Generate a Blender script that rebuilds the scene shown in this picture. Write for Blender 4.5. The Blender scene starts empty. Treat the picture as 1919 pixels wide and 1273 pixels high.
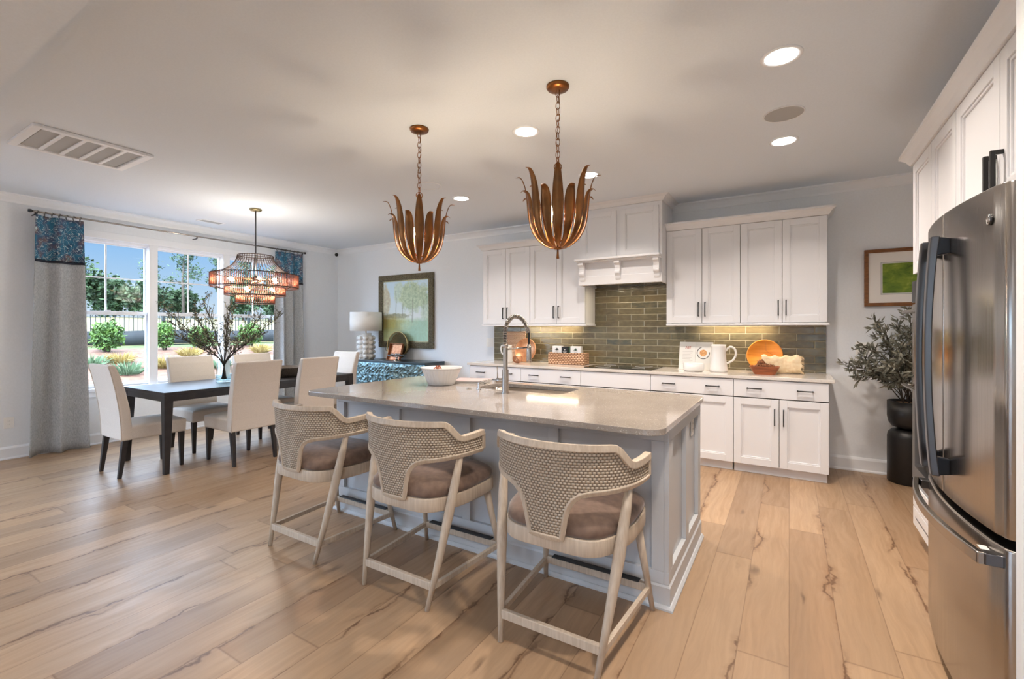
import bpy, math, random
from mathutils import Vector, noise as mnoise
random.seed(7)
C = bpy.context.scene.collection
SC = bpy.context.scene
PI = math.pi
def S(r, g, b):
    f = lambda c: (c/255/12.92) if c/255 <= .04045 else ((c/255+.055)/1.055)**2.4
    return (f(r), f(g), f(b), 1.0)

# ------------------------------------------------------------------ camera
cam = bpy.data.cameras.new('camera'); cam_o = bpy.data.objects.new('camera', cam); C.objects.link(cam_o)
cam.sensor_width = 36; cam.lens = 36*861.65/1919; cam.shift_y = -(636.5-615.67)/1919
cam.clip_start = .05; cam.clip_end = 400
cam_o.location = (0, 0, 1.3571); cam_o.rotation_euler = (PI/2, 0, .5427)
SC.camera = cam_o
# ------------------------------------------------------------------ view
SC.view_settings.view_transform = 'Standard'; SC.view_settings.look = 'None'
SC.view_settings.gamma = 1; SC.view_settings.exposure = 0.78; SC.view_settings.use_curve_mapping = False
cy = SC.cycles
cy.use_denoising = True
try: cy.denoiser = 'OPENIMAGEDENOISE'
except Exception: pass
cy.max_bounces = 10; cy.diffuse_bounces = 8; cy.glossy_bounces = 4; cy.transmission_bounces = 6; cy.transparent_max_bounces = 10
cy.sample_clamp_indirect = 30; cy.caustics_reflective = False; cy.caustics_refractive = False
# ------------------------------------------------------------------ sky
W = bpy.data.worlds.new('sky'); SC.world = W; W.use_nodes = True
nt = W.node_tree; bg = nt.nodes['Background']
tc = nt.nodes.new('ShaderNodeTexCoord'); sp = nt.nodes.new('ShaderNodeSeparateXYZ'); rp = nt.nodes.new('ShaderNodeValToRGB')
nt.links.new(tc.outputs['Generated'], sp.inputs[0]); nt.links.new(sp.outputs['Z'], rp.inputs[0]); nt.links.new(rp.outputs[0], bg.inputs[0])
e = rp.color_ramp.elements
e[0].position = 0.0; e[0].color = S(224, 236, 247); e[1].position = .40; e[1].color = S(202, 219, 242)
k = e.new(.06); k.color = S(190, 219, 247); k = e.new(.145); k.color = S(150, 199, 248)
mr = nt.nodes.new('ShaderNodeMapRange'); nt.links.new(sp.outputs['Z'], mr.inputs[0])   # brightness added above the visible sky to light the room; plain blue low down
for a, v in ((1, .155), (2, .30), (3, .57), (4, 9.0)): mr.inputs[a].default_value = v
m2 = nt.nodes.new('ShaderNodeMapRange'); nt.links.new(sp.outputs['Y'], m2.inputs[0])   # extra brightness added to the unseen sky behind the camera, as fill
for a, v in ((1, -.15), (2, -.75), (3, 0.0), (4, 7.0)): m2.inputs[a].default_value = v
ad = nt.nodes.new('ShaderNodeMath'); ad.operation = 'ADD'; nt.links.new(mr.outputs[0], ad.inputs[0]); nt.links.new(m2.outputs[0], ad.inputs[1])
nt.links.new(ad.outputs[0], bg.inputs[1])
def lamp(name, kind, loc, energy, color, parent=None, **kw):
    l = bpy.data.lights.new(name, kind); l.energy = energy; l.color = color[:3]
    for a, b in kw.items(): setattr(l, a, b)
    o = bpy.data.objects.new(name, l); C.objects.link(o); o.location = loc
    if parent: o.parent = parent
    return o
sun = lamp('sun', 'SUN', (0, 0, 20), 3.2, (1.0, .95, .86), angle=.02)
sun.rotation_euler = (math.radians(28), math.radians(34), 0)
WARM = (1.0, .87, .76); NEUT = (.90, .94, 1.0); COOL = (.90, .94, 1.0)
CAN_POWER = 11.3; FILL_POWER = 14

# ------------------------------------------------------------------ material helpers
def mat(name, color, rough=.5, metal=0.0, **kw):
    m = bpy.data.materials.new(name); m.use_nodes = True
    b = m.node_tree.nodes['Principled BSDF']
    b.inputs['Base Color'].default_value = color; b.inputs['Roughness'].default_value = rough; b.inputs['Metallic'].default_value = metal
    for a, v in kw.items(): b.inputs[a.replace('_', ' ')].default_value = v
    return m
class NB:
    """small node builder"""
    def __init__(s, m): s.t = m.node_tree; s.b = s.t.nodes['Principled BSDF']
    def n(s, typ, ins=None, **props):
        x = s.t.nodes.new(typ)
        for a, v in props.items(): setattr(x, a, v)
        for a, v in (ins or {}).items(): s.put(x.inputs[a], v)
        return x
    def put(s, sock, v):
        if isinstance(v, bpy.types.NodeSocket): s.t.links.new(v, sock)
        else: sock.default_value = v
    def m(s, op, a, b=0.0, c=0.0):
        x = s.t.nodes.new('ShaderNodeMath'); x.operation = op
        for i, v in enumerate((a, b, c)): s.put(x.inputs[i], v)
        return x.outputs[0]
    def ramp(s, fac, stops, interp='LINEAR'):
        x = s.t.nodes.new('ShaderNodeValToRGB'); s.put(x.inputs[0], fac); x.color_ramp.interpolation = interp
        el = x.color_ramp.elements
        while len(el) < len(stops): el.new(.5)
        for q, (p, c) in zip(el, stops): q.position = p; q.color = c if hasattr(c, '__len__') else (c, c, c, 1)
        return x.outputs[0]
    def mix(s, fac, a, b, blend='MIX'):
        x = s.t.nodes.new('ShaderNodeMix'); x.data_type = 'RGBA'; x.blend_type = blend
        s.put(x.inputs[0], fac); s.put(x.inputs[6], a); s.put(x.inputs[7], b); return x.outputs[2]
    def xyz(s, which='Object'):
        t = s.n('ShaderNodeTexCoord'); q = s.n('ShaderNodeSeparateXYZ', {0: t.outputs[which]}); return q.outputs[0], q.outputs[1], q.outputs[2], t.outputs[which]
    def vec(s, x, y, z):
        return s.n('ShaderNodeCombineXYZ', {0: x, 1: y, 2: z}).outputs[0]
    def noise(s, v, scale, detail=3, rough=.5, dist=0.0):
        x = s.n('ShaderNodeTexNoise', {'Vector': v, 'Scale': scale, 'Detail': detail, 'Roughness': rough, 'Distortion': dist}); return x.outputs[0]
    def scaled(s, v, sc, loc=(0, 0, 0)):
        return s.n('ShaderNodeMapping', {'Vector': v, 'Scale': sc, 'Location': loc}).outputs[0]
    def bump(s, h, strength=.3, dist=.01):
        x = s.n('ShaderNodeBump', {'Height': h, 'Strength': strength, 'Distance': dist}); s.t.links.new(x.outputs[0], s.b.inputs['Normal'])
    def col(s, c): s.put(s.b.inputs['Base Color'], c)
    def rough(s, c): s.put(s.b.inputs['Roughness'], c)
def nmat(name, c1, c2, scale, rough=.5, metal=0.0, stretch=(1, 1, 1), bump=0.0, lo=.35, hi=.65, detail=4, bdist=.004, **kw):
    m = mat(name, c1, rough, metal, **kw); b = NB(m); _, _, _, v = b.xyz()
    f = b.noise(b.scaled(v, stretch), scale, detail)
    b.col(b.ramp(f, [(lo, c1), (hi, c2)]))
    if bump: b.bump(f, bump, bdist)
    return m
def emit(name, color, strength):
    m = mat(name, color, .4); b = m.node_tree.nodes['Principled BSDF']
    b.inputs['Emission Color'].default_value = color; b.inputs['Emission Strength'].default_value = strength
    return m

M = {}
M['wall'] = nmat('wall_paint', S(229, 233, 237), S(232, 236, 240), 60, .75, bump=.03)
M['ceiling'] = nmat('ceiling_paint', S(219, 227, 236), S(222, 230, 239), 90, .85, bump=.05)
M['trim'] = mat('trim_paint', S(236, 239, 243), .38)
M['cab'] = mat('cabinet_paint', S(225, 226, 229), .36)
M['gap_shade'] = mat('painted_gap_shade', S(70, 66, 62), .7)  # dark colour painting shade into the gaps between cabinet doors
M['island'] = mat('island_paint', S(192, 195, 198), .4)
M['black'] = mat('black_hardware', S(20, 19, 19), .5)
M['darkwood'] = nmat('espresso_wood', S(34, 31, 33), S(46, 42, 43), 14, .45, stretch=(1, 1, 1))
M['steel'] = mat('brushed_steel', S(168, 163, 158), .22, 1.0)
b = NB(M['steel']); _, _, _, v = b.xyz(); f = b.noise(b.scaled(v, (260, 260, 2.0)), 1.0, 3)
b.rough(b.ramp(f, [(.3, .17), (.7, .27)])); b.bump(f, .02, .001)
M['mount_dark'] = mat('dark_handle_mount', S(42, 46, 52), .3, .6)
M['handle_steel'] = mat('handle_steel', S(98, 98, 101), .3, 1.0)
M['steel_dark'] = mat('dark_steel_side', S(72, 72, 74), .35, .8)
M['nickel'] = mat('brushed_nickel', S(176, 168, 160), .25, 1.0)
M['chrome'] = mat('polished_chrome', S(215, 213, 210), .08, 1.0)
M['sink'] = mat('sink_steel', S(150, 140, 130), .3, 1.0)
M['glassblack'] = mat('black_ceramic_glass', S(14, 14, 15), .05)
M['white_ceramic'] = mat('white_ceramic', S(222, 221, 219), .18)
M['plastic'] = mat('white_plastic', S(238, 237, 233), .35)
M['vent_grey'] = mat('vent_mesh', S(172, 173, 173), .7)
M['linen'] = nmat('oatmeal_linen', S(208, 199, 189), S(222, 214, 205), 260, .9, bump=.25, bdist=.002)
M['lampshade'] = nmat('lampshade_linen', S(238, 235, 229), S(244, 242, 237), 200, .85, bump=.1)
M['cushion'] = nmat('taupe_velvet', S(104, 84, 72), S(122, 100, 86), 30, .85, bump=.05, Sheen_Weight=.35, Sheen_Roughness=.4)
M['stoolwood'] = nmat('whitewashed_oak', S(180, 164, 145), S(198, 183, 164), 6, .5, stretch=(14, 14, 1.2), bump=.06)
M['leaf_olive'] = nmat('olive_leaf', S(98, 100, 88), S(140, 138, 124), 12, .6)
M['bark'] = nmat('branch_bark', S(48, 42, 38), S(72, 62, 54), 30, .8, bump=.3)
M['branch_leaf'] = nmat('branch_leaf', S(84, 90, 64), S(138, 130, 100), 30, .6)
M['soil'] = nmat('planter_moss', S(120, 92, 66), S(158, 126, 96), 60, .95, bump=.6)
M['blackpot'] = mat('matt_black_pot', S(20, 19, 20), .42)
M['bronze'] = nmat('antique_bronze', S(104, 74, 50), S(150, 98, 54), 9, .36, 1.0, lo=.3, hi=.7)
M['darkbronze'] = mat('dark_bronze_wire', S(62, 46, 40), .45, .6)
M['copperrod'] = mat('copper_rod', S(196, 116, 88), .35, .9)
M['antique_brass'] = mat('antique_brass', S(150, 140, 108), .4, .9)
M['bulb'] = emit('warm_bulb', (1.0, .72, .42, 1), 30)
M['can'] = emit('downlight_lens', (1.0, .96, .90, 1), 9)
M['strip'] = emit('under_cabinet_strip', (1.0, .86, .66, 1), 6)
M['candle'] = mat('candle_sleeve', S(226, 190, 130), .5)
M['copperplate'] = nmat('copper_plate', S(206, 140, 96), S(226, 168, 124), 20, .3, .5)
M['orange_wood'] = nmat('orange_wood', S(222, 138, 44), S(238, 160, 66), 5, .38, stretch=(1, 1, 8))
M['brownbowl'] = nmat('brown_wood', S(128, 66, 34), S(164, 90, 48), 8, .4, stretch=(1, 6, 6))
M['towel'] = nmat('fringed_cotton', S(232, 206, 164), S(243, 224, 190), 40, .95, bump=.5)
M['pinecone'] = nmat('pinecone_brown', S(96, 58, 36), S(150, 96, 60), 60, .8, bump=.6)
M['paper'] = mat('paper_white', S(218, 217, 214), .6)
M['ink_red'] = mat('ink_red', S(168, 72, 56), .6); M['ink_grey'] = mat('ink_grey', S(180, 178, 176), .6); M['ink_dark'] = mat('ink_dark', S(52, 56, 60), .6)
M['food'] = nmat('food_photo', S(226, 180, 120), S(176, 110, 66), 60, .6)
M['boxwhite'] = mat('box_white', S(226, 228, 230), .5); M['boxblack'] = mat('box_black', S(26, 27, 27), .5); M['boxgreen'] = mat('box_green', S(58, 82, 62), .5)
M['gold'] = mat('brushed_gold', S(206, 172, 116), .3, .9)
M['tablecopper'] = nmat('copper_tray', S(150, 92, 60), S(184, 128, 92), 20, .45, .6)
M['silver'] = nmat('hammered_silver', S(90, 92, 98), S(190, 192, 196), 40, .25, .9, bump=.5)
M['darkbasket'] = nmat('dark_wicker', S(52, 44, 38), S(104, 92, 80), 90, .7, bump=.8, stretch=(1, 1, 2.5))
M['basketdisc'] = nmat('olive_wicker_back', S(92, 76, 44), S(150, 126, 78), 70, .7, bump=.8)
M['frame_wood'] = nmat('walnut_frame', S(112, 70, 36), S(140, 92, 50), 20, .4, stretch=(1, 1, 6))
M['frame_old'] = nmat('antique_frame', S(74, 68, 52), S(132, 122, 96), 70, .45, .4, bump=1.0, bdist=.02)
M['mat_board'] = mat('mat_board', S(236, 232, 226), .8)
M['magazine'] = mat('magazine_cover', S(196, 168, 164), .35); M['magazine_dark'] = mat('magazine_dark', S(30, 30, 34), .3)
M['trimband'] = mat('navy_band', S(34, 40, 54), .8)

# quartz
m = M['quartz'] = mat('speckled_quartz', S(206, 200, 194), .07); b = NB(m); x, y, z, v = b.xyz()
f1 = b.noise(v, 260, 2); f2 = b.noise(v, 130, 2); f3 = b.noise(v, 7, 3)
c = b.ramp(f3, [(.3, S(152, 143, 135)), (.7, S(162, 153, 145))])
c = b.mix(b.ramp(f1, [(.64, 0), (.70, 1)]), c, S(112, 98, 84)); c = b.mix(b.ramp(f2, [(.64, 0), (.7, 1)]), c, S(206, 200, 192))
b.col(c)
M['quartz_lightened'] = m2_ = mat('lightened_quartz', S(214, 208, 201), .08); b = NB(m2_); x, y, z, v = b.xyz(); b.col(b.mix(b.ramp(b.noise(v, 240, 2), [(.62, 0), (.7, 1)]), S(214, 208, 201), S(170, 158, 146)))  # island stone again, lightened to offset the shade under the wall cabinets
# floor planks (run along Y)
m = M['floor'] = mat('oak_planks', S(196, 164, 130), .36); b = NB(m); x, y, z, v = b.xyz()
pw, pl = .19, 1.9
row = b.m('FLOOR', b.m('DIVIDE', x, pw)); fx = b.m('FRACT', b.m('DIVIDE', x, pw))
off = b.n('ShaderNodeTexWhiteNoise', {'W': row}, noise_dimensions='1D').outputs['Value']
yy = b.m('ADD', b.m('DIVIDE', y, pl), b.m('MULTIPLY', off, 5.3)); colm = b.m('FLOOR', yy); fy = b.m('FRACT', yy)
idv = b.vec(row, colm, 0.0)
wn = b.n('ShaderNodeTexWhiteNoise', {'Vector': idv}, noise_dimensions='3D'); rid = wn.outputs['Value']
ox = b.m('ADD', x, b.m('MULTIPLY', rid, 17.0)); oy = b.m('ADD', y, b.m('MULTIPLY', rid, 31.0))
warpn = b.noise(b.vec(b.m('MULTIPLY', ox, 5), b.m('MULTIPLY', oy, 1.6), rid), 1.0, 4)
grain = b.noise(b.vec(b.m('ADD', b.m('MULTIPLY', ox, 46), b.m('MULTIPLY', warpn, 7.0)), b.m('MULTIPLY', oy, 2.4), 0.0), 1.0, 5, .6)
broad = b.noise(b.vec(b.m('MULTIPLY', ox, 7), b.m('MULTIPLY', oy, .8), 0.0), 1.0, 3)
base = b.ramp(rid, [(0, S(140, 113, 88)), (.25, S(168, 138, 107)), (.5, S(154, 126, 98)), (.75, S(178, 147, 115)), (1, S(147, 117, 89))])
c = b.mix(b.m('MULTIPLY', b.ramp(grain, [(.35, 0), (.65, 1)]), .26), base, S(108, 86, 66))
c = b.mix(b.m('MULTIPLY', b.ramp(broad, [(.42, 0), (.72, 1)]), .34), c, S(172, 148, 122))
# cracks: thin wandering dark lines along the plank, broken up
wv = b.noise(b.vec(b.m('MULTIPLY', ox, 2.0), b.m('MULTIPLY', oy, 2.2), 3.0), 1.0, 5, .62)
cr = b.m('ABSOLUTE', b.m('SUBTRACT', b.m('FRACT', b.m('ADD', b.m('MULTIPLY', x, 2.63), b.m('MULTIPLY', b.m('SUBTRACT', wv, .5), .75))), .5))
cmask = b.noise(b.vec(b.m('MULTIPLY', ox, 3.0), b.m('MULTIPLY', oy, 1.1), 9.0), 1.0, 2)
crk = b.m('MULTIPLY', b.ramp(cr, [(.006, 1), (.026, 0)]), b.ramp(cmask, [(.44, 0), (.53, 1)]))
c = b.mix(b.m('MULTIPLY', crk, .85), c, S(74, 48, 30))
halo = b.m('MULTIPLY', b.ramp(cr, [(.01, 1), (.09, 0)]), b.ramp(cmask, [(.43, 0), (.56, 1)]))
c = b.mix(b.m('MULTIPLY', halo, .42), c, S(116, 82, 54))
# knots
vo = b.n('ShaderNodeTexVoronoi', {'Vector': b.vec(b.m('ADD', b.m('MULTIPLY', x, 2.6), b.m('MULTIPLY', warpn, .9)), b.m('MULTIPLY', y, .85), 0.0), 'Scale': 1.0}, voronoi_dimensions='2D')
kd = vo.outputs['Distance']; kc = b.n('ShaderNodeSeparateColor', {0: vo.outputs['Color']}).outputs[0]
km = b.m('MULTIPLY', b.ramp(kd, [(.01, 1), (.065, 0)]), b.ramp(kc, [(.30, 0), (.34, 1)]))
c = b.mix(b.m('MULTIPLY', km, .62), c, S(70, 48, 32))
gx = b.m('MINIMUM', fx, b.m('SUBTRACT', 1.0, fx)); gy = b.m('MINIMUM', fy, b.m('SUBTRACT', 1.0, fy))
gl = b.m('MAXIMUM', b.ramp(gx, [(.006, 1), (.014, 0)]), b.ramp(gy, [(.0007, 1), (.0015, 0)]))
c = b.mix(b.m('MULTIPLY', gl, .55), c, S(106, 78, 56))
b.col(c); b.rough(b.ramp(grain, [(.3, .30), (.7, .44)])); b.bump(b.m('SUBTRACT', b.m('MULTIPLY', grain, .25), gl), .12, .003)
# backsplash tile
m = M['tile'] = mat('olive_glazed_tile', S(90, 86, 60), .09); b = NB(m); x, y, z, v = b.xyz()
th, tl = .0735, .305
rr = b.m('DIVIDE', b.m('SUBTRACT', z, .914-.052), th); r0 = b.m('FLOOR', rr); fz = b.m('FRACT', rr)
xx = b.m('ADD', b.m('DIVIDE', b.m('ADD', x, .09), tl), b.m('MULTIPLY', b.m('MODULO', r0, 2.0), .5)); c0 = b.m('FLOOR', xx); fx = b.m('FRACT', xx)
w = b.n('ShaderNodeTexWhiteNoise', {'Vector': b.vec(r0, c0, 4.0)}, noise_dimensions='3D').outputs['Value']
base = b.ramp(w, [(0, S(84, 78, 62)), (.35, S(106, 98, 76)), (.65, S(94, 92, 74)), (.85, S(116, 104, 78)), (1, S(82, 84, 74))])
n1 = b.noise(b.scaled(v, (14, 14, 30)), 1.0, 4); base = b.mix(b.m('MULTIPLY', b.ramp(n1, [(.4, 0), (.7, 1)]), .45), base, S(140, 128, 98))
gxx = b.m('MULTIPLY', b.m('MINIMUM', fx, b.m('SUBTRACT', 1.0, fx)), tl); gzz = b.m('MULTIPLY', b.m('MINIMUM', fz, b.m('SUBTRACT', 1.0, fz)), th)
g = b.m('MINIMUM', gxx, gzz); gm = b.ramp(g, [(.0016, 1), (.0026, 0)])
b.col(b.mix(gm, base, S(186, 178, 156))); b.rough(b.mix(gm, (.12, .12, .12, 1), (.8, .8, .8, 1)))
n2 = b.noise(b.scaled(v, (22, 22, 40)), 1.0, 3)
b.bump(b.m('ADD', b.m('MULTIPLY', n2, .5), b.m('MULTIPLY', b.ramp(g, [(.001, 0), (.007, 1)]), .9)), .6, .004)
# cane weave (uv in metres)
m = M['weave'] = mat('woven_rope', S(180, 168, 148), .7); b = NB(m); uv = b.n('ShaderNodeTexCoord').outputs['UV']
q = b.n('ShaderNodeSeparateXYZ', {0: uv}); U = b.m('MULTIPLY', q.outputs[0], 62.0); V = b.m('MULTIPLY', q.outputs[1], 84.0)
V2 = b.m('FLOOR', V); U2 = b.m('ADD', U, b.m('MULTIPLY', b.m('MODULO', V2, 2.0), .5))
h = b.m('MULTIPLY', b.m('ABSOLUTE', b.m('SINE', b.m('MULTIPLY', U2, PI))), b.m('ABSOLUTE', b.m('SINE', b.m('MULTIPLY', V, PI))))
b.col(b.ramp(h, [(0.02, S(112, 98, 84)), (.35, S(180, 165, 146)), (1, S(212, 198, 180))])); b.bump(h, .9, .006)
# wicker basket
def wicker(name, c1, c2, c3, su, sv):
    m = mat(name, c2, .75); b = NB(m); x, y, z, v = b.xyz()
    U = b.m('MULTIPLY', b.m('ADD', x, y), su); V = b.m('MULTIPLY', z, sv)
    U2 = b.m('ADD', U, b.m('MULTIPLY', b.m('MODULO', b.m('FLOOR', V), 2.0), .5))
    h = b.m('MULTIPLY', b.m('ABSOLUTE', b.m('SINE', b.m('MULTIPLY', U2, PI))), b.m('ABSOLUTE', b.m('SINE', b.m('MULTIPLY', V, PI))))
    b.col(b.ramp(h, [(0.02, c1), (.4, c2), (1, c3)])); b.bump(h, 1.0, .01); return m
M['wicker'] = wicker('seagrass_weave', S(120, 80, 54), S(206, 158, 122), S(236, 200, 168), 26, 48)
M['wickertray'] = wicker('pale_weave', S(190, 140, 108), S(230, 192, 162), S(244, 216, 190), 60, 60)
# curtains
M['curtain'] = nmat('grey_linen_curtain', S(158, 162, 165), S(188, 191, 193), 140, .9, stretch=(1, 1, .35), bump=.15)
m = M['header'] = mat('patterned_header', S(60, 90, 120), .8); b = NB(m); x, y, z, v = b.xyz()
n1 = b.noise(v, 8, 2); c = b.ramp(n1, [(.3, S(30, 62, 92)), (.45, S(46, 112, 142)), (.55, S(64, 84, 112)), (.66, S(112, 92, 92)), (.78, S(60, 130, 150))])
n2 = b.noise(v, 11, 2, dist=1.2); ln = b.m('ABSOLUTE', b.m('SUBTRACT', b.m('FRACT', b.m('MULTIPLY', n2, 7.0)), .5))
b.col(b.mix(b.ramp(ln, [(.03, 1), (.08, 0)]), c, S(196, 212, 214)))
# console front
M['teal'] = nmat('teal_foil', S(92, 116, 122), S(140, 166, 170), 30, .36, .6)
M['consoledark'] = nmat('dark_lacquer', S(44, 58, 66), S(58, 74, 82), 10, .3)
# paintings
m = M['art_green'] = mat('green_abstract_art', S(110, 130, 40), .6); b = NB(m); x, y, z, v = b.xyz()
n1 = b.noise(b.scaled(v, (1, 1, 1.6)), 9, 5, .6, .6); b.col(b.ramp(n1, [(.25, S(58, 78, 22)), (.42, S(96, 124, 30)), (.6, S(132, 152, 48)), (.8, S(186, 188, 108))]))
m = M['art_trees'] = mat('pale_landscape_art', S(200, 210, 190), .5); b = NB(m); x, y, z, v = b.xyz()
n1 = b.noise(v, 7, 7, .7); n2 = b.noise(v, 2.6, 4); n3 = b.noise(b.scaled(v, (1, 1, 1)), 22, 4, .65)
c = b.ramp(b.m('ADD', z, b.m('MULTIPLY', n2, .4)), [(.4, S(238, 238, 226)), (1.1, S(206, 228, 240))])
def blob(c, cx, cz, rx, rz, ca, cb, amt):
    dx = b.m('DIVIDE', b.m('SUBTRACT', x, cx), rx); dz = b.m('DIVIDE', b.m('SUBTRACT', z, cz), rz)
    d = b.m('ADD', b.m('SQRT', b.m('ADD', b.m('MULTIPLY', dx, dx), b.m('MULTIPLY', dz, dz))), b.m('MULTIPLY', b.m('SUBTRACT', n1, .5), 1.5))
    return b.mix(b.m('MULTIPLY', b.ramp(d, [(.75, 1), (1.15, 0)]), amt), c, b.ramp(n3, [(.35, ca), (.65, cb)]))
c = blob(c, .66, .70, .34, .26, S(146, 172, 124), S(206, 220, 180), .85)
c = blob(c, .34, .80, .12, .20, S(168, 190, 146), S(214, 226, 192), .6)
c = blob(c, .04, .66, .13, .26, S(178, 152, 100), S(216, 206, 160), .75)
c = blob(c, .92, .52, .14, .22, S(150, 178, 140), S(204, 220, 190), .6)
c = blob(c, .30, .40, .34, .05, S(110, 120, 76), S(172, 170, 116), .7)
gr = b.ramp(b.m('ADD', b.m('ADD', z, b.m('MULTIPLY', x, .05)), b.m('MULTIPLY', n1, .10)), [(.40, 1), (.47, 0)])
gcol = b.ramp(b.m('ADD', b.m('ADD', b.m('MULTIPLY', x, .8), b.m('MULTIPLY', n1, .6)), b.m('MULTIPLY', b.m('SUBTRACT', .4, z), .9)), [(.25, S(204, 160, 88)), (.55, S(206, 208, 142)), (.85, S(196, 220, 188)), (1.2, S(172, 206, 180))])
c = b.mix(gr, c, b.mix(b.m('MULTIPLY', b.ramp(n3, [(.4, 1), (.6, 0)]), .25), gcol, S(150, 168, 120)))
tk = None
for x0, w0, z0, z1 in ((.285, .005, .36, .82), (.64, .010, .30, .66), (.86, .004, .42, .72), (.43, .004, .40, .62)):
    q = b.m('MULTIPLY', b.ramp(b.m('ABSOLUTE', b.m('SUBTRACT', b.m('ADD', x, b.m('MULTIPLY', b.m('SUBTRACT', n2, .5), .06)), x0)), [(w0, 1), (w0*2.0, 0)]), b.m('MULTIPLY', b.m('GREATER_THAN', z, z0), b.m('LESS_THAN', z, z1)))
    tk = q if tk is None else b.m('MAXIMUM', tk, q)
b.col(b.mix(b.m('MULTIPLY', tk, .5), c, S(120, 124, 100)))
# window / vase glass: see-through panes with a fresnel reflection
def pane_glass(name, tint, edge=.35):
    m = bpy.data.materials.new(name); m.use_nodes = True; t = m.node_tree; t.nodes.remove(t.nodes['Principled BSDF'])
    out = t.nodes['Material Output']; tr = t.nodes.new('ShaderNodeBsdfTransparent'); gl = t.nodes.new('ShaderNodeBsdfGlossy'); lw = t.nodes.new('ShaderNodeLayerWeight'); mx = t.nodes.new('ShaderNodeMixShader')
    pw_ = t.nodes.new('ShaderNodeMath'); pw_.operation = 'POWER'; pw_.inputs[1].default_value = 3.0; ma = t.nodes.new('ShaderNodeMath'); ma.operation = 'MULTIPLY_ADD'; ma.inputs[1].default_value = edge; ma.inputs[2].default_value = .004
    tr.inputs[0].default_value = tint; gl.inputs['Roughness'].default_value = .02; lw.inputs[0].default_value = .5
    t.links.new(lw.outputs['Facing'], pw_.inputs[0]); t.links.new(pw_.outputs[0], ma.inputs[0]); t.links.new(ma.outputs[0], mx.inputs[0])
    t.links.new(tr.outputs[0], mx.inputs[1]); t.links.new(gl.outputs[0], mx.inputs[2]); t.links.new(mx.outputs[0], out.inputs[0]); return m
M['pane'] = pane_glass('window_glass', (.98, .99, .99, 1), .12); M['vaseglass'] = pane_glass('clear_vase_glass', (.90, .94, .94, 1), .85)
M['water'] = pane_glass('vase_water', (.90, .95, .95, 1), .3)
# outdoors
M['mulch'] = nmat('pine_straw_mulch', S(78, 52, 38), S(104, 74, 56), 9, .95, bump=.5, bdist=.05, detail=8)
M['lawn'] = nmat('lawn_grass', S(50, 68, 24), S(70, 88, 36), 6, .95, detail=6)
M['field'] = nmat('dry_field', S(82, 76, 40), S(100, 92, 58), .7, .95, detail=6)
M['silt'] = nmat('black_silt_fabric', S(18, 22, 26), S(26, 32, 36), 3, .7)
M['fence'] = mat('dark_fence_metal', S(34, 38, 37), .5, .3)
M['shrub'] = nmat('shrub_leaf', S(34, 62, 14), S(76, 108, 34), 5, .7)
M['shrubyellow'] = nmat('yellow_grass_blade', S(122, 104, 44), S(140, 124, 76), 8, .8)
M['shrubblue'] = nmat('blue_green_blade', S(66, 92, 62), S(90, 112, 84), 8, .8)
M['tree'] = nmat('tree_leaf', S(28, 48, 26), S(56, 80, 46), .8, .8)
M['pine'] = nmat('pine_needles', S(34, 54, 36), S(64, 86, 60), .9, .8)
M['trunk'] = nmat('tree_bark', S(64, 55, 48), S(88, 80, 72), 4, .9, bump=.4)

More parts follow.
